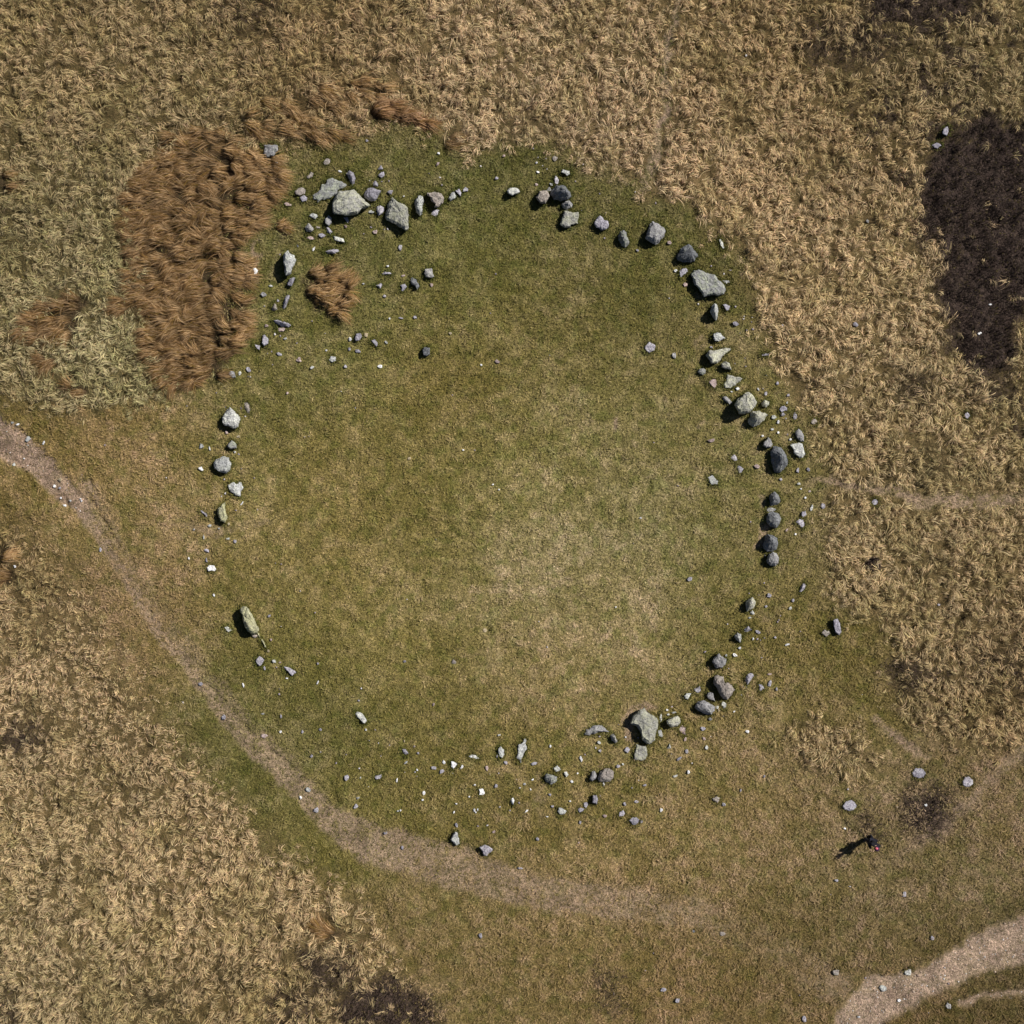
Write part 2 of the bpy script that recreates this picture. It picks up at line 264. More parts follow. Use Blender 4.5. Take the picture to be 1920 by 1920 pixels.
bare = np.maximum(bare, road); Z['road'] = road; wear = bare.copy()
for poly, wgt in BARE:
    bare = np.maximum(bare, wgt * (1 - sstep(-4, 3, sdf(poly, wu * .4 + gu * .6, wv * .4 + gv * .6))))
# worn ground shows through in flecks where the wear is only partial
fl = fbm(gu / 9, gv / 9, 33, 3)
bare = np.where(bare < .9, bare * sstep(.62 - .5 * bare, .78 - .5 * bare, fl) * .55 + bare * .45, bare)
Z['bare'] = np.clip(bare, 0, 1)
Z['tus'] *= 1 - sstep(.15, .5, np.maximum(wear, Z['bare']))
led = np.zeros_like(gu)
for tr in LEDGES:
    d, k = lined(tr, gu, gv); led = np.maximum(led, k * (1 - sstep(.6, 1.3, d)))
X0, Y0 = to_xy(gu, gv)
lump = fbm(X0 / .75, Y0 / .75, 40, 3)
h = .30 * (fbm(X0 / 9, Y0 / 9, 50, 2) - .5) + .05 * (fbm(X0 / 2.2, Y0 / 2.2, 52, 2) - .5)
lump2 = fbm(X0 / .42, Y0 / .42, 44, 2)
h += Z['tus'] * (.34 * (lump - .5) + .16 * (lump2 - .5)) + (1 - Z['tus']) * (.08 * (lump - .5) + .08 * (lump2 - .5))
h -= .10 * dep + .14 * road + .05 * sstep(.4, 1, wear) * (fbm(gu / 18, gv / 18, 48, 3) - .5) + (.04 + .13 * fbm(gu / 14, gv / 14, 47, 2)) * led
Z['h'] = h
tc = field(TURF_C, gu, gv, 75) * K_TURF * np.array([.93, .97, 1.08]); sc_ = field(STRAW_C, gu, gv, 120) * K_STRAW
mott = sstep(.32, .68, fbm(X0 / 1.5, Y0 / 1.5, 60, 4))[..., None]        # greener and yellower patches in the turf
tc = tc * (np.array([.93, .91, .84]) * (1 - mott) + np.array([1.14, 1.09, 1.2]) * mott)
buff = (sstep(.50, .66, fbm(gu / 17, gv / 17, 62, 4)) * .55)[..., None]
grn = (sstep(.60, .70, fbm(gu / 13, gv / 13, 66, 2)) * .5)[..., None]      # fresh green specks
tc = tc * (1 - grn) + tc * np.array([.62, .78, .5]) * grn
tc = tc * (1 - buff) + (tc * np.array([1.45, 1.38, 1.7]) + .012) * buff
pc = np.array(lin(152, 131, 111)) * (1 - road[..., None]) + np.array(lin(158, 138, 118)) * road[..., None]
red = 1 - sstep(0, 260, np.hypot(gu - 1300, gv - 1180))                  # the worn soil by the eastern and southern stones is redder
pc = pc * (1 - .3 * red[..., None]) + np.array(lin(138, 106, 82)) * .3 * red[..., None]
shaded_thatch = sc_ * np.array([.19, .19, .18]) * (.7 + .6 * fbm(X0 / .9, Y0 / .9, 64, 3))[..., None]  # thatch colour, darkened further to paint shade into the gaps between tussocks
shaded_thatch = shaded_thatch * (1 - .55 * Z['dusk'][..., None]); hc = np.array([.034, .023, .018]); rc = np.array([.055, .038, .018])
col = tc * (1 - Z['tus'][..., None]) + shaded_thatch * Z['tus'][..., None]
col = col * (1 - Z['hea'][..., None]) + hc * Z['hea'][..., None]
col = col * (1 - Z['rush'][..., None]) + rc * Z['rush'][..., None]  # dark brown ground: shade of the long-grass gaps put into the colour
col = col * (1 - Z['bare'][..., None]) + pc * Z['bare'][..., None]
for i, cch in enumerate('rgb'):
    Z[cch] = col[..., i]; Z['t' + cch] = tc[..., i]; Z['s' + cch] = sc_[..., i]
def samp(key, u, v):
    g = Z[key]; fu = np.clip((np.asarray(u, float) - G0) / GS, 0, gn - 1.001); fv = np.clip((np.asarray(v, float) - G0) / GS, 0, gn - 1.001)
    iu = fu.astype(int); iv = fv.astype(int); fu = fu - iu; fv = fv - iv
    return (g[iv, iu] * (1 - fu) + g[iv, iu + 1] * fu) * (1 - fv) + (g[iv + 1, iu] * (1 - fu) + g[iv + 1, iu + 1] * fu) * fv
def gz(u, v): return samp('h', u, v)
def gz1(u, v): return float(samp('h', np.array([u]), np.array([v]))[0])

# ------------------------------------------------------------------ ground: one sheet, fine where the photo looks, out to 400 m
axis = np.concatenate([[-400, -200, -100, -60, -42, -33], np.linspace(-28, 28, 750), [33, 42, 60, 100, 200, 400]])
ax, ay = np.meshgrid(axis, axis)
pu, pv = ax.ravel() * PPM + CU, CU - ay.ravel() * PPM
V = np.stack([ax.ravel(), ay.ravel(), gz(pu, pv)], 1)
nn = len(axis); ii = np.arange(nn * nn).reshape(nn, nn)
F = np.stack([ii[:-1, :-1].ravel(), ii[:-1, 1:].ravel(), ii[1:, 1:].ravel(), ii[1:, :-1].ravel()], 1)
colv = np.stack([samp('r', pu, pv), samp('g', pu, pv), samp('b', pu, pv), samp('bare', pu, pv)], 1)
ground = link("ground", mesh_np("ground", V, F, colv, True), ground_mat())
tag(ground, "short olive turf inside the stone ring with worn paths and straw moor around", "ground", kind="structure")

# ------------------------------------------------------------------ blades of grass, built in bulk
def ribbons(x, y, z, ang, L, H, W, col, segs=3, curl=None, tipcol=1.15, rootcol=.55, lay=.55, roll=None):
    """one bent blade per entry: leaves the ground, arches up to H and lies over along ang"""
    n = len(x); s = np.linspace(0, 1, segs + 1)
    curl = np.zeros(n) if curl is None else curl
    roll = RNG.normal(0, .45, n) if roll is None else roll
    cr, sr = np.cos(roll), np.sin(roll)
    pts = np.zeros((n, segs + 1, 3)); a = ang.copy(); px, py = x.copy(), y.copy(); step = L / segs
    vv = np.zeros((n, segs + 1, 2, 3)); cc = np.zeros((n, segs + 1, 2, 3))
    for i in range(segs + 1):
        if i:
            a = a + curl / segs; px = px + np.cos(a) * step; py = py + np.sin(a) * step
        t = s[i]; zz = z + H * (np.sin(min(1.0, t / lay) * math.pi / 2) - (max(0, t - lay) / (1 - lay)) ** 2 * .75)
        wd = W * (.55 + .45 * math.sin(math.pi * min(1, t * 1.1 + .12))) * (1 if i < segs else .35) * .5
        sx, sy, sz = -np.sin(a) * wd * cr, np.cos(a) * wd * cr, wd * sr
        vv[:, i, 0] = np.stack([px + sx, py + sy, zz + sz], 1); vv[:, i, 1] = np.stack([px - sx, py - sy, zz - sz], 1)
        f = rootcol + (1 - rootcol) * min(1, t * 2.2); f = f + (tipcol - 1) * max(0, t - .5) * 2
        cc[:, i, 0] = cc[:, i, 1] = col * f
    base = (np.arange(n) * (segs + 1) * 2)[:, None]; k = (np.arange(segs) * 2)[None, :]
    q = base + k
    fc = np.stack([q, q + 1, q + 3, q + 2], 2).reshape(-1, 4)
    return vv.reshape(-1, 3), fc, cc.reshape(-1, 3)
def merge(parts):
    off = 0; vs_, fs, cs = [], [], []
    for v_, f_, c_ in parts:
        vs_.append(v_); fs.append(f_ + off); cs.append(c_); off += len(v_)
    return np.concatenate(vs_), np.concatenate(fs), np.concatenate(cs)
def jitter_grid(sp, lo=-125, hi=2045):
    m = int((hi - lo) / sp); a, b = np.meshgrid(np.arange(m), np.arange(m))
    return (lo + (a.ravel() + RNG.random(m * m)) * sp, lo + (b.ravel() + RNG.random(m * m)) * sp)
# ------------------------------------------------------------------ beds and clumps of long grass (photo pixels)
RUSH_SOLID = [RUSH[k] for k in RUSH if k != "arc"]

# ------------------------------------------------------------------ stones traced from the photograph
FOOTPRINTS, STONES = [], []
O = [0, 0, 1.0]
def at(x0, y0, s=8.0): O[:] = [x0, y0, s]
PROFILE = {'slab': [(-.35, .97), (0, 1.0), (.5, 1.0), (.85, .95), (1.0, .82), (1.03, .45)],
           'round': [(-.3, .90), (0, .97), (.35, 1.0), (.65, .90), (.86, .70), (.97, .42)],
           'block': [(-.3, .97), (0, 1.0), (.5, 1.0), (.84, .96), (.97, .82), (1.02, .45)],
           'ridge': [(-.3, .97), (0, 1.0), (.3, .98), (.62, .72), (.88, .38), (1.0, .14)]}
def unproj(P, z):
    return np.stack([(P[:, 0] - CU) / PPM, (CU - P[:, 1]) / PPM], 1) * (CAM_H - z) / CAM_H
def stone_mesh(P, h, style, ridge, seed):
    per = np.hypot(*(np.roll(P, -1, 0) - P).T); tot = per.sum(); n = int(np.clip(tot / 3.0, 9, 56))
    Q = []
    for i in range(len(P)):
        k = max(1, int(round(per[i] / tot * n)))
        for j in range(k): Q.append(P[i] + (P[(i + 1) % len(P)] - P[i]) * j / k)
    Q = np.array(Q); n = len(Q); cen = Q.mean(0); size = math.sqrt(tot * tot / 16) / PPM
    rng = np.random.default_rng(seed); z0 = min(gz1(*p) for p in P[::2])
    Q = Q + rng.normal(0, .22, Q.shape)
    bb = Q.max(0) - Q.min(0); tl = rng.normal(0, .10, 2)
    bm = bmesh.new(); rings = []
    prof = PROFILE[style]; fmin = prof[-1][1]
    for t, f in prof:
        sh = np.array(ridge) * bb * max(0, (1 - f)) / (1 - fmin) if t > 0 else 0
        z = h * t if t > 0 else t * .6
        q = cen + (Q - cen) * f + sh
        xy = unproj(q, max(0, z) + z0)
        zz = z + z0 + (max(0, t) * h * ((q - cen) / bb.max() * tl * 2).sum(1) if t > .4 else 0)
        zz = np.broadcast_to(zz, (n,))
        rings.append([bm.verts.new((a, b, c)) for (a, b), c in zip(xy, zz)])
    tc_ = unproj((cen + np.array(ridge) * bb)[None], h + z0)[0]; top = bm.verts.new((tc_[0], tc_[1], z0 + h * 1.03))
    for a, b in zip(rings[:-1], rings[1:]):
        for i in range(n): bm.faces.new((a[i], b[i], b[(i + 1) % n], a[(i + 1) % n]))
    for i in range(n): bm.faces.new((rings[-1][i], top, rings[-1][(i + 1) % n]))
    bmesh.ops.recalc_face_normals(bm, faces=bm.faces)
    if size > .35: bmesh.ops.subdivide_edges(bm, edges=bm.edges[:], cuts=1, use_grid_fill=True)
    amp = min(.085, size * .1); fr = 2.4 / max(.18, size)
    off = Vector((seed * 3.7 % 50, seed * 1.3 % 40, 0)); bm.normal_update()
    for v in bm.verts:
        p = v.co * fr + off
        d = (mnoise.noise(p) + .55 * mnoise.noise(p * 2.3) + .3 * mnoise.noise(p * 5.1)) * amp
        c = mnoise.cell(v.co * fr * 1.4 + off) * amp * .5
        v.co += v.normal * (d * .75 - c * .4)
    org = Vector((*unproj(cen[None], z0)[0], z0))
    for v in bm.verts: v.co -= org
    me = bpy.data.meshes.new("stone"); bm.to_mesh(me); bm.free()
    return me, org
def S(mat, h, style, pts, short=None, label=None, name=None, cat=None, desc=None, ridge=(0, 0)):
    """a traced stone: pts are (x, y) in the current close-up, turned into photo pixels"""
    P = np.array([(O[0] + a / O[2], O[1] + b / O[2]) for a, b in pts])
    if ((P - np.roll(P, 1, 0))[:, 0] * (P + np.roll(P, 1, 0))[:, 1]).sum() < 0: P = P[::-1]
    if short: h = h * 1.15
    STONES.append(dict(P=P, mat=mat, h=h, style=style, short=short, label=label, name=name, cat=cat, desc=desc, ridge=ridge))
def T(mat, cx, cy, w_, h_, ang=0, desc=None, ht=None):
    """a small stone given by its middle, length, breadth and angle in photo pixels"""
    i = len(STONES); rng = np.random.default_rng(900 + i); k = 7 if w_ < 9 else 9
    a = np.linspace(0, 2 * math.pi, k, endpoint=False) + rng.normal(0, .16, k); r = 1 + rng.normal(0, .14, k)
    x, y = np.cos(a) * r * w_ / 2, np.sin(a) * r * h_ / 2; c, s = math.cos(R(ang)), math.sin(R(ang))
    P = np.stack([cx + x * c - y * s, cy + x * s + y * c], 1)
    STONES.append(dict(P=P, mat=mat, h=ht or (.05 + .35 * min(w_, h_) / PPM), style='block', short=None, label=None, name=None, cat=None, desc=desc, ridge=(0, 0)))

NE = (.20, -.16)
at(460, 240)
S('grey', .35, 'block', [(280,255),(480,262),(488,345),(425,420),(310,435),(275,385)], "square stone in brown grass", "squarish blue-grey stone sunk in the brown grass beside a white pebble", ridge=(.1,-.08))
T('white', 518.5, 304, 6, 6, 20, "bright white pebble"); T('brown', 613, 303, 15, 11, -55, "dull brown stone")
S('brown', .18, 'block', [(920,740),(985,655),(1025,680),(1010,735),(945,765)], desc="small dull wedge stone")
S('brown', .22, 'block', [(735,960),(800,900),(860,890),(895,920),(900,985),(830,1010),(760,1000)], desc="knobbly brown stone")
S('lav', .18, 'block', [(815,1045),(880,1005),(930,1050),(915,1095),(850,1105)], desc="small mauve-grey stone")
S('pink', .12, 'slab', [(580,1130),(620,1112),(700,1150),(685,1175),(600,1165)], desc="small pinkish stone")
S('green', .22, 'slab', [(1010,990),(1110,930),(1150,850),(1215,830),(1225,770),(1300,745),(1360,770),(1400,800),(1460,805),(1510,855),(1440,900),(1390,935),(1370,990),(1290,1040),(1140,1075),(1080,1130),(1070,1080),(1010,1060)], "low ragged green slab", "low ragged green-grey slab lying against the largest pale boulder", name="stone_slab")
S('lichen', .72, 'block', [(1300,1130),(1360,1010),(1400,960),(1500,935),(1620,925),(1720,1030),(1800,1100),(1870,1165),(1750,1210),(1680,1285),(1540,1310),(1420,1310),(1330,1260),(1300,1180)], "largest pale boulder", "largest pale boulder, flat lichened top tapering like an egg, beside a low ragged slab", name="boulder", ridge=(.07,-.06))
S('lav', .35, 'ridge', [(1510,690),(1560,640),(1620,670),(1655,750),(1635,830),(1605,870),(1570,800),(1540,740)], "tooth-shaped stone", "tooth-shaped mottled stone with a dark tip, above the largest pale boulder", ridge=(.05,-.15))
T('white', 637, 321, 7, 4, 10, "tiny white stone")
S('pale', .22, 'block', [(960,1310),(1000,1275),(1070,1295),(1090,1330),(1050,1365),(990,1340)], desc="small pale mottled stone")
S('grey', .28, 'block', [(1190,1375),(1245,1310),(1300,1350),(1290,1430),(1250,1470),(1200,1430)], desc="grey diamond-shaped stone")
S('grey', .32, 'ridge', [(890,1490),(945,1425),(990,1460),(1030,1530),(1000,1558),(915,1562)], "grey pyramid stone", "small grey pyramid-shaped stone among brown tufts below the largest boulder", ridge=(.04,-.02))
S('lav', .22, 'ridge', [(1210,1480),(1250,1490),(1305,1555),(1280,1600),(1225,1560)], desc="narrow mauve-grey stone")
T('lav', 603, 441, 13, 8, 8, "small bluish stone"); T('pink', 582, 446, 12, 7, 10, "dull pinkish stone"); T('brown', 597, 426, 9, 4, 5, "tiny dull stone")
S('lav', .14, 'slab', [(1470,1340),(1540,1335),(1555,1400),(1535,1425)], desc="small triangular mauve-grey stone")
S('pale', .20, 'slab', [(1325,1625),(1400,1630),(1475,1665),(1490,1715),(1400,1700),(1330,1680)], desc="pale wedge-shaped stone")
S('lav', .22, 'ridge', [(1195,1855),(1260,1825),(1405,1815),(1410,1850),(1350,1885),(1230,1885)], "glinting long grey stone", "long glinting grey stone lying flat above the brown clump inside the ring")
T('white', 588, 467, 10, 3.4, -60, "thin curved whitish stone"); T('dark', 558, 461, 7, 3, 60, "thin dark stone"); T('pink', 648, 424, 6, 6, 0, "tiny pinkish stone"); T('pale', 696.5, 397.5, 10, 6, 0, "small pale bluish stone")
at(640, 240)
S('lav', .14, 'slab', [(550,622),(595,555),(635,622)], desc="small triangular mauve stone")
S('lav', .16, 'slab', [(545,710),(600,665),(640,655),(650,720),(600,750)], desc="pale mauve stone")
S('lav', .22, 'ridge', [(470,830),(510,785),(555,840),(545,880),(475,875)], desc="small mauve-grey pointed stone")
S('lav', .45, 'round', [(335,1000),(350,960),(400,915),(480,890),(540,930),(600,945),(565,1000),(540,1070),(490,1105),(400,1085),(345,1040)], "knobbly round stone", "knobbly mauve-grey round stone between the largest boulder and the kite-shaped slab", name="boulder", ridge=(.06,-.04))
S('lav', .14, 'slab', [(685,960),(720,930),(778,935),(750,1000),(710,985)], desc="small flat triangular stone")
S('lav', .28, 'round', [(525,1190),(580,1155),(640,1190),(650,1240),(610,1290),(560,1320),(530,1260)], desc="rounded mauve stone")
S('lichen', .52, 'slab', [(765,1040),(810,1085),(860,1130),(920,1145),(1000,1200),(1015,1310),(1000,1430),(1000,1500),(970,1530),(930,1505),(800,1430),(680,1385),(660,1350),(690,1240),(715,1150)], "kite-shaped slab", "large kite-shaped slab with a pale top and steep grey lower face", name="stone_slab", ridge=(.06,-.05))
S('pale', .5, 'round', [(1110,1080),(1150,1010),(1220,1015),(1235,1080),(1215,1200),(1210,1290),(1180,1325),(1120,1260),(1105,1170)], "finger-shaped stone", "upright finger-shaped pale stone between the kite-shaped slab and the hooked stone")
S('brown', .5, 'slab', [(1285,975),(1340,978),(1400,970),(1500,985),(1535,1050),(1520,1130),(1450,1185),(1410,1185),(1405,1140),(1360,1110),(1340,1040),(1300,1010)], "hooked stone", "brown-grey stone with a hooked corner throwing deep shadow, above a flat mauve stone", name="boulder", ridge=(.08,-.05))
S('lav', .1, 'slab', [(1335,1280),(1400,1215),(1475,1235),(1450,1290),(1420,1335),(1370,1310)], desc="flat mauve stone")
S('pale', .28, 'round', [(1605,1060),(1650,970),(1700,955),(1725,1020),(1700,1060),(1630,1100)], desc="pale oval stone")
S('lav', .22, 'block', [(1710,940),(1770,910),(1800,970),(1790,1025),(1750,990)], desc="small sparkling stone")
T('lav', 872.5, 356, 11, 8, -20, "small mauve stone"); T('white', 757.5, 368, 4, 3, 0, "tiny white stone"); T('lav', 750, 464, 8, 11, 10, "small mauve stone"); T('pink', 703, 435, 11, 7, -15, "dull pinkish stone"); T('white', 822, 287.5, 6, 4, 20, "tiny white stone"); T('pink', 821, 307, 6, 8, 30, "dull pinkish stone"); T('lav', 688, 264, 5, 5, 0, "tiny mauve stone")
at(460, 440)
S('pale', .7, 'block', [(590,280),(640,240),(660,280),(720,310),(755,365),(745,420),(700,500),(670,590),(600,610),(595,520),(575,430),(585,350)], "pale tapering stone", "pale tapering standing stone with a white patch at its narrow end, beside brown grass", name="standing_stone", ridge=(.1,-.05))
S('lav', .32, 'block', [(625,740),(670,660),(720,640),(750,650),(720,720),(690,775),(635,765)], "short grey stub", "short grey stub of stone directly below the pale tapering standing stone")
S('lav', .3, 'ridge', [(600,930),(640,895),(670,915),(640,1000),(610,1080),(575,1120),(555,1100),(580,1000)], "blade-like stone", "narrow blade-like mauve-grey stone on edge, steeply slanted beside a grey hump")
S('brown', .24, 'ridge', [(395,1100),(440,1025),(470,1060),(490,1130),(440,1145),(395,1140)], "small grey hump", "small brown-grey hump of stone beside the narrow blade-like stone")
T('lav', 521, 564, 5, 6, 0, "tiny mauve stone")
S('lav', .35, 'ridge', [(425,1290),(480,1275),(560,1320),(640,1330),(690,1360),(650,1385),(560,1380),(470,1345)], "dark sliver", "dark sliver of stone on edge with a bright upper rim, below the grey hump", ridge=(.03,-.22))
S('pink', .12, 'slab', [(485,1400),(560,1385),(605,1410),(570,1450),(500,1450)], desc="reddish broken stone")
S('lav', .22, 'block', [(260,1510),(290,1500),(345,1560),(340,1640),(285,1670),(250,1630)], "grey leaf-shaped stone", "grey leaf-shaped stone at the foot of the brown bed, above the turf's edge")
S('lav', .12, 'slab', [(135,1640),(225,1665),(215,1730),(175,1710)], desc="small mauve triangular stone")
T('pink', 499, 611, 7, 5, 0, "tiny pale pinkish stone"); T('pink', 469, 605, 8, 4, -20, "tiny pink stone")
S('white', .2, 'block', [(115,510),(155,495),(195,540),(165,600),(120,615),(130,550)], desc="whitish stone at the brown bed's edge")
T('grey', 494, 552.5, 12, 9, 30, "small grey stone"); T('pale', 508, 536, 7, 4, 10, "tiny pale stone"); T('pale', 534.5, 635, 8, 5, -15, "small pale stone"); T('lav', 524, 664, 10, 6, 20, "small mauve stone"); T('pink', 561, 673, 7, 7, 30, "small pinkish stone"); T('white', 656, 636, 6, 8, 0, "small white stone")
S('lav', .25, 'block', [(1645,1560),(1660,1490),(1730,1475),(1750,1530),(1700,1590),(1650,1590)], desc="mottled mauve stone")
T('tan', 686, 628, 8, 9, 20, "small tan stone"); T('lav', 655, 655, 6, 7, 0, "small mauve stone"); T('lav', 670, 658, 10, 6, 25, "small pale mauve stone")
S('pale', .15, 'block', [(1250,1880),(1280,1820),(1355,1830),(1360,1890),(1300,1915)], desc="speckled whitish stone")
T('white', 612, 657, 4, 4, 0, "tiny white stone"); T('pale', 681.5, 532, 5, 3, 0, "tiny pale stone")
at(640, 460)
S('grey', .3, 'block', [(1250,370),(1310,345),(1355,345),(1375,430),(1390,470),(1350,492),(1260,475)], "speckled stone inside", "dark speckled squarish stone inside the ring, topmost of a scattered turf cluster")
S('dark', .28, 'round', [(1030,530),(1065,480),(1115,510),(1150,570),(1175,620),(1140,660),(1100,610),(1050,570)], "dark oblong stone", "dark oblong stone with rounded ends lying inside the ring below the speckled stone")
S('lav', .18, 'block', [(880,600),(950,575),(985,620),(950,660),(920,695),(895,680),(905,630)], desc="mauve-grey stone")
S('lav', .16, 'ridge', [(515,605),(600,560),(615,590),(590,662)], desc="small triangular grey stone")
S('lav', .18, 'ridge', [(600,435),(640,395),(720,400),(770,430),(700,450)], desc="thin long mauve-grey stone")
T('white', 727, 499, 5, 4, 0, "tiny white stone"); T('lav', 720.5, 555, 8, 5, 15, "small mauve stone"); T('pink', 756, 517, 8, 4, -10, "tiny pinkish stone"); T('pink', 809, 534, 6, 8, 0, "tiny mauve-pink stone")
S('dark', .34, 'block', [(1215,1570),(1240,1530),(1325,1540),(1330,1640),(1280,1665),(1235,1650)], "lone dark block", "lone dark block of stone well inside the ring on plain turf")
S('lav', .18, 'block', [(455,1430),(500,1410),(540,1460),(550,1490),(530,1520),(490,1480)], desc="small mauve stone with dark edge")
T('pale', 724.5, 642, 8, 4, 50, "thin pale stone"); T('white', 713, 687, 12, 6, 5, "whitish broken stone"); T('lav', 752, 596, 10, 3, 5, "thin mauve stone"); T('lav', 778, 595, 7, 6, 0, "small mauve stone"); T('white', 730, 597, 4, 4, 0, "tiny white stone"); T('tan', 844, 625, 6, 5, 20, "small tan stone"); T('lav', 648, 687, 6, 6, 0, "small mauve stone")
at(920, 280)
S('pale', .35, 'block', [(250,620),(290,580),(380,575),(415,600),(432,640),(380,670),(320,697),(260,665)], "lone oval stone", "pale oval stone standing alone in turf between two groups of stones", ridge=(.06,-.06))
S('brown', .52, 'block', [(680,725),(740,620),(820,620),(865,640),(885,700),(850,770),(820,812),(740,806)], "pinkish block", "pinkish-grey block beside the black-faced ridge boulder", name="boulder", ridge=(.06,-.06))
S('dark', .85, 'ridge', [(900,650),(930,600),(980,550),(1010,540),(1120,550),(1160,610),(1205,660),(1212,720),(1180,748),(1060,770),(950,745),(895,690)], "black-faced ridge boulder", "black-faced ridge boulder, only its upper rim catching sun, above a small dark stone", name="boulder", ridge=(.16,-.2))
S('grey', .42, 'ridge', [(1060,830),(1110,770),(1180,762),(1228,820),(1215,872),(1130,902),(1080,882)], "small dark knob", "small knob of stone with a dark lower face, below the black-faced ridge boulder", ridge=(.12,-.16))
S('lichen', .36, 'slab', [(1110,940),(1230,945),(1325,935),(1310,1040),(1310,1110),(1200,1140),(1190,1167),(1100,1172),(1040,1125),(1060,1050),(1085,1000)], "square greenish stone", "flat square greenish stone with one sharp corner, below the small dark knob", name="stone_slab")
S('lav', .36, 'block', [(1552,1110),(1570,1060),(1640,995),(1680,1020),(1690,1060),(1760,1080),(1768,1150),(1740,1197),(1660,1212),(1600,1172)], "notched round stone", "round mauve-grey stone with a bite-like notch, on turf beyond the square greenish stone")
S('pale', .2, 'slab', [(1055,340),(1080,305),(1180,330),(1185,370),(1150,397),(1110,365)], "pale wedge", "pale wedge of stone at the straw edge above the black-faced ridge boulder")
S('lav', .14, 'slab', [(955,450),(975,400),(1000,420),(1025,480),(1000,528),(965,515)], desc="upright leaf-shaped mauve stone")
T('pale', 1033, 345.5, 7, 5, 20, "small pale stone"); T('grey', 1030, 355, 9, 9, 0, "small grey stone"); T('white', 1006, 305, 3.5, 5, 20, "bright white pebble"); T('white', 1008.5, 322.5, 7, 4, 15, "small white stone"); T('pink', 945, 292, 5, 5, 0, "tiny pinkish stone"); T('lav', 931.5, 334, 7, 6, 0, "small mauve stone"); T('pink', 1006, 346, 6, 5, 30, "small pinkish stone"); T('brown', 1040, 297, 12, 10, 0, "small brown earthy stone")
at(1080, 360)
S('green', .45, 'ridge', [(630,660),(660,590),(720,562),(750,600),(760,670),(807,740),(790,792),(740,832),(690,802),(640,720)], "narrow mottled stone", "narrow mottled green-grey stone slanting between the notched and the bulky boulders", ridge=(.1,-.08))
S('grey', .58, 'round', [(1040,690),(1075,570),(1100,490),(1150,445),(1230,480),(1300,530),(1337,590),(1320,670),(1240,760),(1190,782),(1135,750),(1055,715)], "bulky boulder", "bulky grey boulder with a dented top, on turf above the craggy dark-faced one", name="boulder", ridge=(.06,-.06))
S('dark', .68, 'ridge', [(1500,985),(1550,890),(1600,830),(1690,795),(1750,850),(1800,900),(1832,962),(1780,1000),(1780,1040),(1600,1052),(1525,1025)], "craggy boulder", "craggy boulder with a black face and a grey sunlit crest, above the long dark slab", name="boulder", ridge=(.16,-.2))
S('lav', .14, 'slab', [(1545,1190),(1600,1150),(1650,1140),(1690,1190),(1620,1240),(1560,1287)], desc="pale triangular stone")
T('white', 1267, 508, 6, 6, 0, "tiny white stone"); T('lav', 1195, 469, 7, 6, 30, "small mauve stone"); T('pink', 1255, 455, 9, 7, 0, "crumbled pinkish stone"); T('pink', 1285, 534, 9, 7, 0, "pinkish stone")
at(1260, 440)
S('green', .42, 'slab', [(275,590),(330,535),(400,520),(480,555),(560,590),(640,610),(680,670),(740,720),(790,770),(805,840),(780,895),(700,930),(640,905),(480,932),(430,850),(380,780),(330,740),(320,660)], "long dark-green slab", "long dark-green slab, largest stone on the ring's heather side", name="stone_slab")
S('pale', .1, 'slab', [(705,70),(725,60),(765,130),(790,210),(770,222),(735,170)], "stick-thin pale stone", "stick-thin pale stone at the straw edge above the long dark-green slab")
S('pale', .08, 'slab', [(750,690),(800,680),(850,690),(882,722),(830,718),(822,745),(780,722)], desc="pale green fan-shaped stone")
S('pale', .62, 'ridge', [(568,1150),(600,1080),(640,1035),(680,1060),(690,1130),(685,1240),(660,1292),(605,1230)], "pointed stone", "pale pointed stone throwing a black triangular shadow, below the long dark-green slab", name="standing_stone", ridge=(.05,-.04))
S('lav', .18, 'block', [(762,1050),(800,1038),(872,1070),(860,1120),(820,1142)], desc="small blue-grey stone")
S('lav', .14, 'block', [(905,1310),(960,1303),(1007,1345),(960,1377),(915,1350)], desc="small bluish stone")
S('pale', .25, 'block', [(618,1520),(630,1480),(730,1475),(792,1555),(760,1572),(700,1602),(640,1592)], "pale chunk", "pale chunk of stone above the axe-shaped slab and below the pointed stone")
T('grey', 1264, 666, 8, 11, 0, "small grey stone"); T('lav', 1436, 665, 16, 5, -8, "thin pale mauve stone"); T('lav', 1467, 610, 3.5, 5, 0, "tiny mauve stone"); T('lav', 1334, 651, 7, 5, 30, "tiny mauve stone")
at(1280, 620)
S('lichen', .4, 'slab', [(345,370),(380,310),(470,300),(600,270),(720,253),(735,290),(650,340),(600,380),(560,450),(510,492),(430,488),(390,425)], "axe-shaped slab", "pale green axe-shaped slab with a dark rough end, lying on worn turf", name="stone_slab", ridge=(.04,-.05))
S('green', .26, 'round', [(220,620),(250,575),(310,558),(347,590),(340,640),(300,668),(245,650)], "small green round stone", "small green-grey round stone inside the ring beside the axe-shaped slab")
S('lichen', .34, 'block', [(580,500),(640,457),(700,490),(720,550),(737,592),(660,572),(588,550)], "wedge-shaped lichened stone", "small pale lichened wedge between the axe-shaped slab and the pink-cornered slab", ridge=(.05,-.05))
S('lichen', .14, 'slab', [(670,665),(730,663),(800,690),(905,718),(860,750),(800,800),(720,867),(640,860),(608,810),(660,750)], "pink-cornered slab", "flat triangular slab with a pink corner, sunk in turf above the tallest pale boulder", name="stone_slab")
S('pink', .1, 'slab', [(383,765),(430,735),(490,728),(517,810),(480,862),(440,830)], "pinkish-white stone", "pinkish-white flat stone inside the ring beside the pink-cornered slab")
T('white', 1383, 728.5, 8, 6, 20, "small white stone"); T('white', 1372, 734, 5, 3, 0, "tiny white stone")
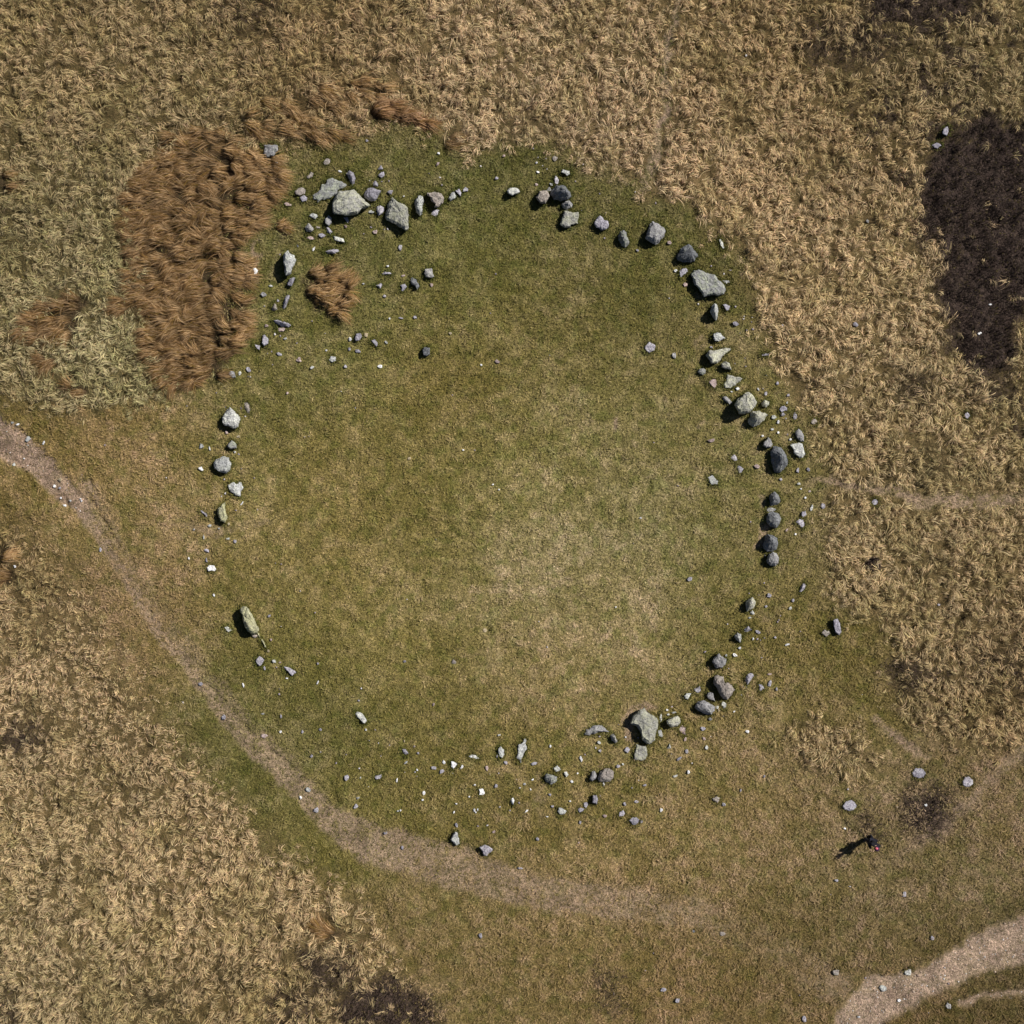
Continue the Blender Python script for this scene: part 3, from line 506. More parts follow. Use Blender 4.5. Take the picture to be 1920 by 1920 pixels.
S('grey', .24, 'ridge', [(597,990),(660,983),(700,1020),(747,1080),(712,1117),(640,1060),(602,1040)], "slim pale stone", "slim pale stone lying slantwise against the tallest pale boulder")
S('lichen', .78, 'block', [(790,1100),(820,1050),(870,1000),(950,925),(1000,930),(1060,980),(1098,1080),(1080,1130),(1010,1220),(920,1252),(850,1235),(800,1170)], "tallest pale boulder", "tallest pale boulder with a broad flat top, touching the wedge boulder below it", name="boulder", ridge=(.09,-.08))
S('lichen', .32, 'round', [(1180,1085),(1230,1038),(1300,1065),(1292,1120),(1250,1152),(1190,1132)], "small pale knob", "small pale knob of stone just outside the ring from the tallest pale boulder")
S('lichen', .62, 'ridge', [(985,1340),(1045,1213),(1150,1208),(1230,1233),(1272,1260),(1220,1342),(1130,1422),(1060,1442),(990,1405)], "wedge boulder", "wedge boulder with a lichened slope and dark split face, below the tallest pale boulder", name="boulder", ridge=(.1,-.1))
T('pale', 1450.5, 782, 9, 8, 0, "small pale green stone"); T('white', 1459, 791.5, 5, 7, 0, "small white stone"); T('pale', 1448, 805, 6, 5, 0, "tiny pale stone"); T('white', 1459, 811, 4, 5, 0, "tiny white stone"); T('white', 1430, 817, 5, 4, 0, "tiny white stone"); T('white', 1482, 824, 4, 5, 30, "tiny white stone")
T('lav', 1468, 766, 13, 11, 0, "small mottled stone"); T('lav', 1468, 777, 9, 7, -20, "small mauve stone"); T('lav', 1490.5, 780, 8, 15, 5, "rough mauve stone"); T('lav', 1458, 718.5, 5, 8, 5, "small mauve stone"); T('white', 1422, 730, 3, 6, -30, "tiny white stone"); T('lav', 1436, 738, 6, 7, 20, "tiny mauve stone"); T('lav', 1478, 741, 6, 5, 0, "tiny mauve stone"); T('pale', 1476, 755, 4, 6, 0, "tiny pale stone"); T('pink', 1333, 826, 14, 6, -10, "flat pinkish stone"); T('brown', 1526, 790, 13, 11, 0, "dark pitted stone")
at(1340, 780)
S('grey', .38, 'block', [(735,400),(800,322),(840,350),(867,420),(840,470),(770,475),(730,440)], "small angular stone", "small angular stone touching the top of the huge dark stone", ridge=(.08,-.1))
S('grey', .28, 'round', [(1205,240),(1255,193),(1310,230),(1337,310),(1335,387),(1290,387),(1230,330)], "egg-shaped grey stone", "egg-shaped grey stone outside the ring, touching a sparkling speckled stone")
S('pale', .24, 'block', [(1130,430),(1180,415),(1260,398),(1320,420),(1332,480),(1352,570),(1320,622),(1270,633),(1200,560),(1172,480)], "sparkling speckled stone", "sparkling speckled pale stone outside the ring, touching an egg-shaped grey one")
S('dark', .66, 'ridge', [(845,520),(870,460),(930,442),(1000,468),(1060,560),(1092,680),(1080,740),(1040,790),(960,872),(890,852),(852,700)], "huge dark stone", "huge dark upright stone, ribbed, black on its inner face with a sunlit outer rim", name="standing_stone", ridge=(.26,-.06))
S('lav', .1, 'round', [(233,620),(285,568),(330,610),(342,660),(300,682),(247,650)], desc="mauve oval stone")
S('lav', .08, 'slab', [(340,765),(365,740),(400,765),(430,790),(405,855),(370,862),(350,810)], desc="flat mauve stone")
T('pink', 1419, 875, 11, 9, 30, "flat dull pinkish stone")
S('pale', .12, 'block', [(-105,920),(-30,893),(48,975),(35,1022),(-50,1030)], "whitish stone inside", "whitish angular stone lying alone inside the ring above the row of four dark stones")
S('dark', .52, 'ridge', [(822,1240),(835,1165),(900,1133),(945,1180),(987,1260),(962,1312),(900,1342),(832,1347)], "block in the row of four", "topmost of four dark upright stones in a row, block-shaped on bare soil", name="standing_stone", ridge=(.14,-.08))
S('grey', .16, 'block', [(770,1410),(800,1377),(860,1373),(922,1395),(900,1427),(800,1442)], desc="small grey cap-like stone")
S('dark', .52, 'round', [(772,1570),(800,1460),(860,1433),(950,1460),(992,1540),(972,1622),(910,1682),(830,1662)], "domed stone in the row", "second of four dark upright stones in a row, domed with green crust", name="standing_stone", ridge=(.12,-.1))
T('lav', 1496, 882, 6, 10, 10, "dull mauve stone"); T('lav', 1515.5, 881, 6, 8, 0, "bright bluish stone"); T('lav', 1464, 899, 7, 5, 0, "tiny mauve stone"); T('pale', 1498, 907, 7, 6, -20, "small pale stone"); T('white', 1502, 916.5, 4, 3, 0, "tiny white stone"); T('pink', 1518, 921, 5, 4, 0, "tiny pinkish stone"); T('white', 1510, 933, 4, 5, 0, "tiny white stone"); T('pale', 1522, 952, 4, 13, 15, "thin whitish stone")
T('lav', 1543, 949, 9, 11, 10, "pale mauve stone"); T('lav', 1507, 963, 9, 13, 20, "mauve upright stone")
S('lav', .14, 'block', [(1218,1590),(1260,1550),(1332,1553),(1347,1650),(1310,1682),(1260,1630)], desc="mottled mauve stone")
T('white', 1492, 1002, 4, 5, 20, "tiny white stone"); T('pink', 1475, 994, 5, 6, 30, "tiny pinkish stone")
at(1360, 960)
S('dark', .66, 'ridge', [(560,530),(575,470),(600,360),(630,323),(720,350),(780,400),(792,480),(770,562),(700,592),(620,585)], "pointed stone in the row", "third of four dark upright stones in a row, sharply ridged beside red bare soil", name="standing_stone", ridge=(.12,-.1))
S('grey', .48, 'round', [(620,720),(650,640),(710,593),(760,620),(802,690),(792,762),(750,808),(670,803),(630,765)], "round end stone of the row", "lowest of four dark upright stones in a row, rounded and pitted", name="standing_stone", ridge=(.08,-.06))
S('lav', .16, 'ridge', [(1112,1190),(1130,1120),(1180,1063),(1212,1100),(1190,1150),(1130,1207)], "slim mauve stone", "slim mauve stone outside the ring below the row of four dark stones")
T('lav', 1442, 1116, 9, 8, 20, "small mauve stone"); T('lav', 1487, 1126, 5, 8, 0, "small mauve stone"); T('pale', 1482, 1140, 5, 6, 0, "tiny pale stone"); T('lav', 1436, 1137, 6, 5, 0, "tiny dull mauve stone")
S('lichen', .56, 'ridge', [(303,1400),(310,1340),(370,1290),(410,1273),(457,1350),(430,1432),(380,1472),(318,1497)], "lichened lump", "green lichened upright lump with a black shadow, below the row of four dark stones", name="standing_stone", ridge=(.1,-.08))
S('pale', .16, 'ridge', [(365,1520),(405,1460),(440,1528),(400,1535)], desc="small pale triangular stone")
T('pale', 1406, 1158, 5, 4, 0, "tiny pale stone")
S('lav', .28, 'block', [(1618,1620),(1680,1598),(1717,1680),(1737,1800),(1710,1852),(1650,1800),(1625,1710)], "oblong stone outside", "oblong mauve-grey stone outside the ring where turf meets straw")
S('lav', .2, 'ridge', [(272,1765),(340,1708),(397,1760),(330,1802),(278,1797)], desc="square bluish stone")
T('lav', 1421, 1185, 10, 6, 25, "small mauve stone"); T('lav', 1453, 1195, 5, 4, 0, "tiny mauve stone"); T('lav', 1294, 1085, 11, 8, -30, "mauve stone")
at(1260, 1120)
S('pale', .38, 'ridge', [(933,580),(980,533),(1035,550),(1042,620),(1020,682),(958,635)], "pale arrowhead stone", "pale arrowhead-shaped stone with blue-grey underside, below the lichened lump")
T('white', 1412, 1198, 4, 5, 0, "tiny white stone"); T('white', 1387, 1215, 5, 5, 0, "tiny white stone"); T('white', 1378, 1228, 9, 6, 30, "small white stone"); T('pale', 1362, 1229, 5, 5, 0, "tiny pale stone")
S('grey', .46, 'block', [(603,970),(640,900),(700,842),(740,880),(817,930),(802,1000),(750,1057),(660,1057)], "five-sided block", "grey five-sided block above the heart-shaped boulder", name="boulder", ridge=(.06,-.06))
T('white', 1476, 1209, 10, 4, -12, "thin white stone")
S('lav', .24, 'ridge', [(1092,1240),(1130,1150),(1180,1138),(1237,1155),(1190,1240),(1130,1307)], "blue-grey leaf stone", "blue-grey leaf-shaped stone outside the ring beside the heart-shaped boulder")
T('lav', 1443.5, 1282, 7, 13, 12, "small mauve stone")
S('lav', .1, 'slab', [(1295,1290),(1350,1305),(1388,1370),(1320,1412),(1308,1340)], desc="flat mauve triangular stone")
T('lav', 1456, 1292, 4, 7, 0, "tiny mauve stone"); T('pink', 1443, 1264, 8, 4, 0, "tiny pinkish stone")
S('brown', .62, 'round', [(618,1290),(640,1190),(680,1158),(760,1190),(772,1240),(750,1290),(790,1300),(840,1285),(900,1320),(937,1390),(910,1450),(830,1532),(770,1512),(710,1430),(680,1360)], "heart-shaped boulder", "smooth brown-grey heart-shaped boulder with a black shadow along one side", name="boulder", ridge=(.02,-.02))
S('grey', .26, 'block', [(517,1470),(560,1418),(620,1440),(625,1500),(650,1562),(610,1545),(590,1542),(538,1520)], "small grey cube", "small grey cube-like stone with a tail, between the heart-shaped and the domed boulder")
S('lav', .1, 'slab', [(322,1378),(420,1328),(425,1400),(385,1447)], desc="flat mauve triangular stone")
S('pale', .22, 'block', [(182,1480),(215,1440),(290,1440),(265,1490),(235,1532),(195,1520)], desc="small pale stone with a hole")
S('grey', .52, 'round', [(335,1655),(380,1570),(460,1542),(560,1580),(642,1650),(642,1710),(592,1757),(480,1742),(380,1695)], "domed boulder", "domed grey boulder below the heart-shaped one, shadowed at its lower edge", name="boulder", ridge=(.06,-.07))
T('pale', 1357, 1322, 9, 13, -25, "small pale stone"); T('pale', 1345, 1326, 5, 7, 0, "tiny pale stone"); T('grey', 1332, 1348, 7, 8, 0, "small grey stone"); T('tan', 1348, 1332, 4, 5, 0, "tiny tan stone"); T('white', 1377, 1334, 5, 3, -40, "tiny white stone")
at(1080, 1240)
S('lichen', .5, 'slab', [(820,930),(850,830),(920,760),(970,718),(1020,713),(1070,770),(1160,810),(1222,850),(1222,960),(1197,1060),(1180,1180),(1100,1245),(990,1172),(972,1090),(960,1030),(905,960)], "map-shaped slab", "large map-shaped slab with yellow lichen, resting on reddish bare soil", name="stone_slab", ridge=(.03,-.03))
S('lichen', .46, 'block', [(1350,890),(1430,848),(1525,813),(1562,860),(1572,920),(1520,967),(1420,987),(1365,935)], "stone beside the map-shaped slab", "pale chunky stone throwing black shadow at the map-shaped slab", ridge=(.08,-.06), name="boulder")
T('pale', 1239, 1346, 5, 17, 5, "thin pale stone"); T('pale', 1264, 1336, 11, 4, -10, "thin pale stone"); T('white', 1251, 1331, 5, 4, 0, "tiny white stone"); T('pale', 1253, 1340, 5, 5, 0, "tiny pale stone")
S('pale', .14, 'block', [(1228,1040),(1270,1018),(1307,1110),(1290,1142),(1240,1122)], desc="pale upright stone")
S('pink', .08, 'slab', [(1535,1010),(1590,958),(1640,990),(1652,1105),(1600,1090),(1560,1060)], desc="flat pinkish stone")
S('lichen', .18, 'slab', [(905,1243),(980,1260),(1062,1270),(1060,1330),(1072,1400),(1050,1472),(980,1492),(868,1475),(875,1400),(888,1320)], "flat square stone", "flat square grey-green stone set in turf just below the map-shaped slab", name="stone_slab")
T('lav', 1176, 1406, 10, 12, 0, "dull mauve stone"); T('white', 1173, 1382, 3.5, 3.5, 0, "tiny white stone")
S('grey', .26, 'round', [(115,1100),(160,1028),(250,968),(390,958),(440,1000),(507,1060),(450,1055),(400,1048),(300,1082),(200,1112)], "beak-shaped stone", "long curved beak-shaped grey stone in a worn hollow", name="stone_slab")
S('grey', .36, 'ridge', [(510,1110),(560,1083),(590,1130),(622,1210),(590,1232),(535,1180)], "slim stone below the beak", "slim grey stone touching the tip of the beak-shaped stone", ridge=(.12,-.06))
T('pale', 1123, 1392, 8, 7, 0, "small yellowish white stone")
S('pale', .14, 'ridge', [(1365,1310),(1405,1228),(1428,1300)], desc="small pale triangular stone")
T('lav', 1288, 1409, 6, 10, -10, "small bluish stone"); T('lav', 1274, 1422, 12, 5, -35, "whitish mauve stone"); T('white', 1291, 1448, 6, 8, 0, "bright white stone"); T('pale', 1266, 1455, 10, 5, -25, "small pale stone"); T('pink', 1285, 1386, 5, 8, 20, "tiny pinkish stone"); T('white', 1089, 1422, 5, 12, -25, "white curved stone"); T('pale', 1168, 1433, 4, 4, 40, "tiny pale stone"); T('lav', 1158, 1437, 6, 6, 0, "tiny mauve stone"); T('lav', 1125, 1408, 6, 6, 0, "tiny dull stone"); T('lav', 1318, 1366, 10, 8, 0, "dull mauve stone"); T('pink', 1320, 1385, 5, 8, -30, "tiny pinkish stone"); T('lav', 1209, 1472, 8, 4, -30, "tiny mauve stone")
S('brown', .42, 'round', [(325,1755),(360,1650),(430,1610),(500,1598),(562,1660),(557,1740),(500,1797),(400,1812),(340,1802)], "brown speckled boulder", "brown speckled rounded boulder, touching a small pale post-like stone", name="boulder")
S('grey', .28, 'round', [(205,1770),(240,1650),(280,1638),(317,1720),(290,1772),(240,1802)], "post-like stone", "small pale post-like stone touching the brown speckled boulder")
T('white', 1132, 1471, 4, 8, 0, "tiny white stone")
at(980, 1360)
S('green', .4, 'ridge', [(325,790),(335,750),(370,728),(440,750),(510,770),(530,805),(480,865),(420,882),(350,850)], "shoe-shaped stone", "green-grey shoe-shaped stone below a small square stone in the lower turf", ridge=(.04,-.1))
S('pale', .14, 'block', [(462,640),(520,595),(572,665),(545,690),(490,702)], desc="small square pale stone")
S('pale', .12, 'slab', [(622,700),(655,690),(688,745),(655,777),(630,735)], desc="small pale stone")
S('lav', .3, 'block', [(1045,1160),(1055,1050),(1110,1043),(1127,1120),(1110,1182)], "dark upright small stone", "small dark upright block throwing a soft shadow, below the brown speckled boulder")
S('lav', .12, 'block', [(915,1160),(960,1150),(982,1200),(945,1245),(920,1215)], desc="mauve stone")
S('lav', .18, 'block', [(825,1260),(860,1232),(930,1250),(900,1290),(850,1308)], desc="mauve mottled stone")
S('pale', .2, 'block', [(525,1290),(540,1235),(590,1240),(657,1285),(630,1330),(560,1347)], desc="pale broken stone")
S('lav', .14, 'block', [(1603,1430),(1640,1385),(1700,1373),(1752,1415),(1730,1470),(1660,1502)], "violet mottled stone", "violet mottled stone alone in the lower turf with a tiny one touching it")
T('lav', 1203, 1540, 6, 6, 0, "tiny violet stone"); T('lav', 1166, 1526, 10, 13, 35, "dull mauve stone"); T('pink', 1134.5, 1530, 9, 6, 0, "small pinkish stone"); T('lav', 1193, 1503, 8, 5, 10, "small mauve stone"); T('lav', 1171, 1508, 6, 8, 0, "dull mauve stone")
T('lav', 1001, 1432, 15, 6, -20, "flat mauve stone"); T('white', 998.5, 1462, 6, 4, -25, "small white stone"); T('pale', 983.5, 1470, 6, 4, -10, "tiny pale stone"); T('white', 995, 1480, 3, 5, -30, "tiny white stone"); T('white', 988, 1520, 8, 3, -40, "thin white stone"); T('lav', 1031, 1490, 6, 5, 20, "tiny mauve stone"); T('white', 1026, 1531, 5, 3, 0, "tiny white stone"); T('white', 1083, 1450, 4, 4, 0, "tiny white stone"); T('white', 1072, 1465, 6, 6, 0, "tiny whitish stone"); T('white', 1069, 1502, 4, 4, 0, "tiny white stone"); T('lav', 1036, 1512, 6, 5, 20, "tiny mauve stone"); T('lav', 1088, 1542, 5, 7, 0, "tiny mauve stone"); T('white', 1032, 1399, 4, 6, 0, "tiny white stone"); T('lav', 1160, 1437, 5, 6, 40, "tiny bluish stone"); T('white', 1240, 1519, 5, 8, 10, "small white stone with a dark side")
at(800, 1370)
S('pale', .16, 'slab', [(1465,113),(1490,118),(1502,200),(1502,280),(1460,320),(1440,400),(1420,440),(1415,502),(1380,440),(1343,410),(1365,340),(1373,210),(1440,180)], "fish-tailed pale slab", "long pale slab with a pointed tail lying flat in the lower turf", name="stone_slab")
S('pale', .18, 'block', [(1073,270),(1110,233),(1162,290),(1167,360),(1130,407),(1090,390),(1073,330)], "pale loaf stone", "pale loaf-shaped stone with a dark corner chip, beside the long pale slab")
T('lav', 933, 1417.5, 5, 6, 0, "tiny mauve stone")
S('pale', .12, 'slab', [(633,380),(670,358),(750,375),(792,415),(760,427),(650,402)], desc="flat oblong pale stone")
S('white', .12, 'slab', [(367,460),(390,453),(463,500),(400,578),(368,540)], "white triangular stone", "clean white triangular stone in the lower turf")
T('white', 866, 1438, 5, 10, 30, "thin white stone"); T('white', 832, 1429, 5, 8, -10, "small white stone"); T('lav', 828, 1446, 9, 7, -35, "small bluish triangular stone"); T('lav', 813.5, 1440, 10, 6, 15, "broken mauve stone")
S('white', .14, 'block', [(780,870),(845,868),(870,930),(850,965),(785,968),(792,920)], "white block", "whitish notched block in the lower turf with a white pebble at its corner")
T('white', 907.5, 1487.5, 4.5, 4, 0, "tiny white pebble"); T('white', 890, 1471.5, 4, 3.5, 0, "tiny white stone"); T('white', 880, 1494, 3, 4, 0, "tiny white stone"); T('white', 855.5, 1507, 4, 3, 20, "tiny white stone"); T('white', 851, 1523, 3, 5, 20, "tiny white stone"); T('white', 889.5, 1519, 4, 8, 0, "small white stone"); T('white', 895.5, 1518, 3, 5, 0, "tiny white stone"); T('white', 892, 1523, 3, 4, 0, "tiny white stone")
S('white', .2, 'ridge', [(1253,1050),(1275,1003),(1300,1003),(1315,1050),(1300,1117),(1275,1090)], "white stone by a dark hole", "small white stone standing over a dark hollow in the lower turf")
T('lav', 948, 1430, 8, 5, 45, "small mauve stone"); T('pale', 936, 1378, 7, 4, -20, "tiny pale stone"); T('lav', 855.5, 1547, 5, 10, -10, "small bluish stone"); T('pink', 913, 1440, 5, 10, -10, "thin pinkish stone"); T('lav', 930, 1474, 6, 7, 0, "dull mauve stone"); T('pink', 926, 1560, 6, 5, 0, "small pinkish stone"); T('lav', 1008, 1573, 6, 7, 0, "dull mauve stone")
S('pale', .3, 'block', [(370,1600),(430,1512),(460,1530),(482,1620),(492,1700),(450,1727),(400,1680),(367,1640)], "half-moon stone", "pale half-moon stone standing in a worn hollow beside the broad path")
S('lav', .32, 'block', [(788,1750),(870,1713),(930,1735),(992,1780),(970,1820),(930,1840),(900,1882),(850,1860),(835,1800)], "rough mauve stone by the path", "rough mauve-grey stone standing in a worn hollow at the broad path's rim")
at(640, 1300)
S('pale', .18, 'block', [(210,310),(235,273),(310,300),(350,350),(382,410),(350,452),(290,410),(235,350)], "pale stone with violet edge", "pale oblong stone with a violet edge, alone in the green turf")
S('lav', .14, 'round', [(908,840),(960,833),(1017,910),(960,917),(922,880)], "smooth grey drop stone", "smooth grey drop-shaped stone in the lower turf")
T('lav', 784, 1412, 5, 5, 0, "tiny mauve stone"); T('pale', 761, 1430, 9, 4, -35, "thin pale mauve stone"); T('lav', 709, 1457, 13, 8, -10, "flat mauve stone"); T('white', 744, 1463, 3.5, 9, 10, "thin white stone"); T('white', 795, 1486.5, 5, 9, 0, "white stone over a dark spot"); T('white', 792, 1500, 5, 4, -20, "tiny white stone"); T('white', 782, 1443.5, 3, 4, 0, "tiny white stone"); T('lav', 778, 1447.5, 3, 3, 0, "tiny mauve stone"); T('white', 751, 1519.5, 4, 4, 0, "tiny white stone"); T('pale', 746, 1521, 4, 3, 0, "tiny pale stone"); T('pale', 671, 1496, 7, 5, -20, "small pale stone"); T('lav', 667, 1512, 11, 8, -60, "dull mauve stone"); T('white', 686, 1368, 4, 5, 0, "tiny white stone"); T('lav', 673, 1313.5, 5, 4, 0, "tiny bluish stone"); T('tan', 758, 1389.5, 3, 5, 0, "tiny tan stone"); T('pink', 813, 1321, 4, 6, 0, "tiny pink stone"); T('pale', 676, 1458, 3, 4, 0, "tiny pale stone")
at(350, 670)
S('pale', .56, 'block', [(525,910),(590,820),(645,755),(700,800),(792,890),(797,950),(770,1042),(720,1067),(640,1047),(560,1012),(538,960)], "pale shield-shaped boulder", "pale shield-shaped boulder below the brown bed, throwing a black shadow", name="boulder", ridge=(.06,-.06))
S('brown', .16, 'ridge', [(858,680),(900,663),(940,690),(957,780),(950,847),(905,840),(868,770)], "dark fluted stone", "dark fluted narrow stone beside the pale shield-shaped boulder")
S('green', .33, 'block', [(608,1310),(670,1243),(742,1290),(747,1360),(660,1372),(612,1350)], "small stone of the two", "small grey-green block between the shield-shaped and the mossy-edged boulder", ridge=(.06,-.06))
S('pale', .44, 'block', [(405,1590),(450,1520),(550,1495),(632,1510),(662,1600),(652,1690),(592,1732),(480,1707),(418,1660)], "mossy-edged boulder", "pale angular boulder with a mossy yellow-green edge, below a small grey-green block", name="boulder", ridge=(.05,-.06))
S('grey', .22, 'block', [(620,240),(660,205),(710,215),(737,300),(690,307),(640,265)], desc="dark grey stone")
T('pale', 449.5, 700, 6, 9, 10, "small pale stone"); T('lav', 466, 693, 11, 8, 45, "small mauve stone"); T('pale', 377, 836, 9, 9, 20, "sparkling pale stone"); T('white', 393, 841, 4, 8, -15, "small white stone"); T('white', 377, 879, 12, 8, 15, "small white stone"); T('white', 440, 847.5, 4, 4, 0, "tiny white stone"); T('pink', 425, 811, 5, 8, -20, "small pinkish stone"); T('tan', 447, 819, 7, 4, 0, "tiny tan stone"); T('pink', 539, 737, 6, 5, -30, "tiny pinkish stone"); T('pink', 560, 676, 12, 5, 10, "pinkish flat stone"); T('pale', 585, 689, 8, 7, -30, "small pale stone")
at(340, 880)
S('pale', .18, 'slab', [(688,230),(780,193),(818,240),(870,188),(912,200),(927,280),(890,340),(880,402),(820,392),(738,340),(708,290)], "notched pale slab", "flat pale slab notched at its top like a heart, below the mossy-edged boulder", name="stone_slab")
S('yellow', .46, 'block', [(543,590),(600,540),(657,488),(648,570),(667,640),(687,720),(655,807),(590,772),(558,690)], "yellow leaf-shaped stone", "yellowish leaf-shaped standing stone throwing a black shadow, beside a faint path", name="standing_stone", ridge=(.06,-.04))
S('lav', .16, 'ridge', [(272,615),(300,610),(392,680),(390,727),(330,680)], "thin grey splinter", "thin grey splinter of stone beside the yellow leaf-shaped stone")
T('white', 453.5, 944, 10, 2.6, -45, "thin white splinter"); T('pale', 393, 985.5, 7, 6, 0, "small pale stone"); T('pale', 410.5, 990.5, 4, 4, 0, "tiny pale stone"); T('tan', 428.5, 982, 5, 5, 0, "tiny tan stone")
S('white', .14, 'block', [(378,1480),(410,1440),(490,1443),(522,1500),(500,1532),(450,1520),(400,1530)], "white sparkling stone", "white sparkling stone between the faint path and the fish-shaped standing stone")
T('lav', 388, 1032, 9, 6, 35, "small mauve stone"); T('white', 354, 1047, 4, 5, 0, "tiny white stone"); T('lav', 441, 1015, 6, 6, -30, "small mauve stone"); T('pale', 427, 1010, 8, 4, 0, "tiny pale stone"); T('white', 401, 1116, 4, 6, -20, "tiny white stone"); T('lav', 387, 1050, 4, 9, 0, "thin mauve stone"); T('pale', 363.5, 993, 4, 4, 0, "tiny pale stone"); T('pale', 382, 1008, 3, 9, 0, "thin pale stone")
at(400, 1110, 9.6)
S('yellow', .72, 'block', [(482,320),(540,258),(600,258),(642,300),(642,350),(690,400),(740,480),(782,580),(802,680),(790,742),(700,752),(640,702),(565,640),(538,550),(538,400),(500,362)], "fish-shaped standing stone", "yellowish fish-shaped standing stone, its black shadow as wide as itself", name="standing_stone", ridge=(.04,-.03))
S('brown', .14, 'round', [(690,790),(735,758),(795,770),(800,815),(745,828)], desc="smooth round brown stone")
S('yellow', .16, 'ridge', [(785,722),(825,738),(842,832),(808,805)], desc="small yellowish sliver")
S('yellow', .18, 'ridge', [(838,835),(890,848),(942,960),(962,1022),(918,985),(878,890)], "curved yellowish sliver", "curved yellowish sliver of stone trailing from the fish-shaped standing stone")
S('pale', .1, 'slab', [(198,640),(250,613),(347,690),(265,725)], desc="flat pale stone")
S('lav', .16, 'block', [(768,1220),(830,1148),(922,1220),(880,1290),(830,1337),(778,1290)], "bluish diamond stone", "flat bluish diamond-shaped stone below the fish-shaped standing stone")
T('pale', 514, 1240, 9, 6, 40, "small pale stone"); T('lav', 495.5, 1253, 5, 9, -20, "tiny violet stone")
S('lav', .2, 'block', [(1263,1350),(1340,1348),(1440,1400),(1497,1450),(1420,1507),(1350,1440)], "split grey stone", "split grey stone lying by a pinkish tuft, below the bluish diamond stone")
T('white', 456, 1285, 3, 10, -20, "thin white stone"); T('white', 538, 1272, 5, 3, 0, "tiny white stone"); T('white', 596, 1279, 3, 8, 25, "thin white stone"); T('lav', 596, 1244, 5, 5, 0, "tiny violet stone"); T('pink', 508, 1200, 5, 5, 0, "tiny pinkish stone"); T('pink', 525, 1242, 5, 4, 0, "tiny pinkish stone"); T('tan', 503, 1221, 5, 5, 0, "tiny tan stone"); T('lav', 505, 1155, 7, 6, 0, "dull mauve stone")
at(1540, 1420, 6)
S('lav', .14, 'block', [(1022,175),(1060,118),(1110,120),(1150,130),(1170,180),(1150,225),(1090,232),(1035,215)], "twin round stone by the heather", "flat round mauve-grey stone above the dark heather patch", name="stone_slab")
S('lav', .14, 'block', [(243,545),(275,490),(330,485),(375,500),(393,550),(360,592),(310,604),(255,585)], "twin round stone by the person", "flat round mauve-grey stone just above the walker in black", name="stone_slab")
S('lav', .14, 'block', [(1590,270),(1620,225),(1660,222),(1700,250),(1707,300),(1650,338),(1605,325)], "round stone apart", "round mauve-grey stone on the moor, farthest along from the walker beyond the heather patch", name="stone_slab")
T('white', 1736, 1509.5, 6, 5, 20, "bright white pebble"); T('lav', 1696, 1676.5, 8, 12, 0, "small mauve stone in a dark hollow"); T('lav', 1568.5, 1650.5, 7, 5, 10, "small mauve stone"); T('white', 1584, 1553.5, 5, 4, 30, "tiny white stone")
T('lav', 1772.5, 246, 11, 17, 15, "pale upright stone", .25); T('lav', 1756.5, 273, 16, 13, 0, "mauve stone", .2); T('white', 1857, 571, 6, 3, 0, "white stone"); T('white', 1837, 625, 8, 4, -20, "white stone"); T('white', 1399, 104, 3, 4, 0, "tiny white stone")
T('lav', 1813, 779, 10, 11, 0, "pale mauve stone", .2); T('lav', 1640, 942, 10, 14, 35, "violet stone"); T('lav', 1604, 608, 10, 8, 30, "mauve stone", .2); T('grey', 1627, 415, 7, 6, 0, "grey stone"); T('lav', 1760, 1134, 6, 4, 0, "tiny mauve stone")
at(0, 0, 1)
S('lav', .16, 'block', [(1209,650),(1217,641),(1228,647),(1227,657),(1218,662),(1211,658)], "lavender stone well inside", "pale mauve stone well inside the ring, alone on turf beyond the axe-shaped slab")
T('tan', 767, 860, 8, 5, -30, "small tan stone"); T('white', 868.5, 844, 4, 4, 0, "tiny white stone"); T('white', 935.5, 918, 3.5, 3.5, 0, "tiny white stone"); T('white', 924, 908.5, 3.5, 3, 0, "tiny white stone"); T('white', 902, 684, 4, 4, 0, "tiny white stone"); T('pink', 932, 678, 10, 6, 20, "pinkish stone"); T('white', 1201, 971, 4, 4, 0, "tiny white stone"); T('tan', 909, 1182, 8, 7, 0, "tan stone by a dark burrow"); T('lav', 758.5, 1240, 6, 4, 10, "small bluish stone"); T('white', 1154.5, 1138, 3, 3, 0, "tiny white stone"); T('brown', 851, 1241, 9, 9, 0, "dull brown stone")
# along the paths
T('pale', 52, 823, 9, 12, 30, "pale bluish path stone"); T('white', 82, 830, 4, 7, 20, "white path stone"); T('pale', 26, 871, 7, 6, -30, "buff path stone"); T('tan', 112, 900, 8, 9, 0, "tan path stone"); T('white', 102, 911, 6, 7, -20, "white path stone"); T('white', 121, 948, 7, 5, 0, "white path stone"); T('white', 153, 939, 4, 4, 0, "tiny white path stone"); T('white', 151, 935, 4, 3, 0, "tiny white path stone"); T('pale', 132, 939, 5, 4, 0, "pale path stone"); T('white', 45, 860, 4, 3, 0, "tiny white path stone"); T('white', 33, 796, 7, 5, -20, "white path stone"); T('pale', 23, 792, 6, 4, 0, "pale path stone"); T('white', 114, 934, 4, 4, 0, "tiny white path stone"); T('lav', 112, 915, 6, 5, 0, "dull path stone"); T('lav', 188, 1030, 4, 8, 0, "thin bluish path stone")
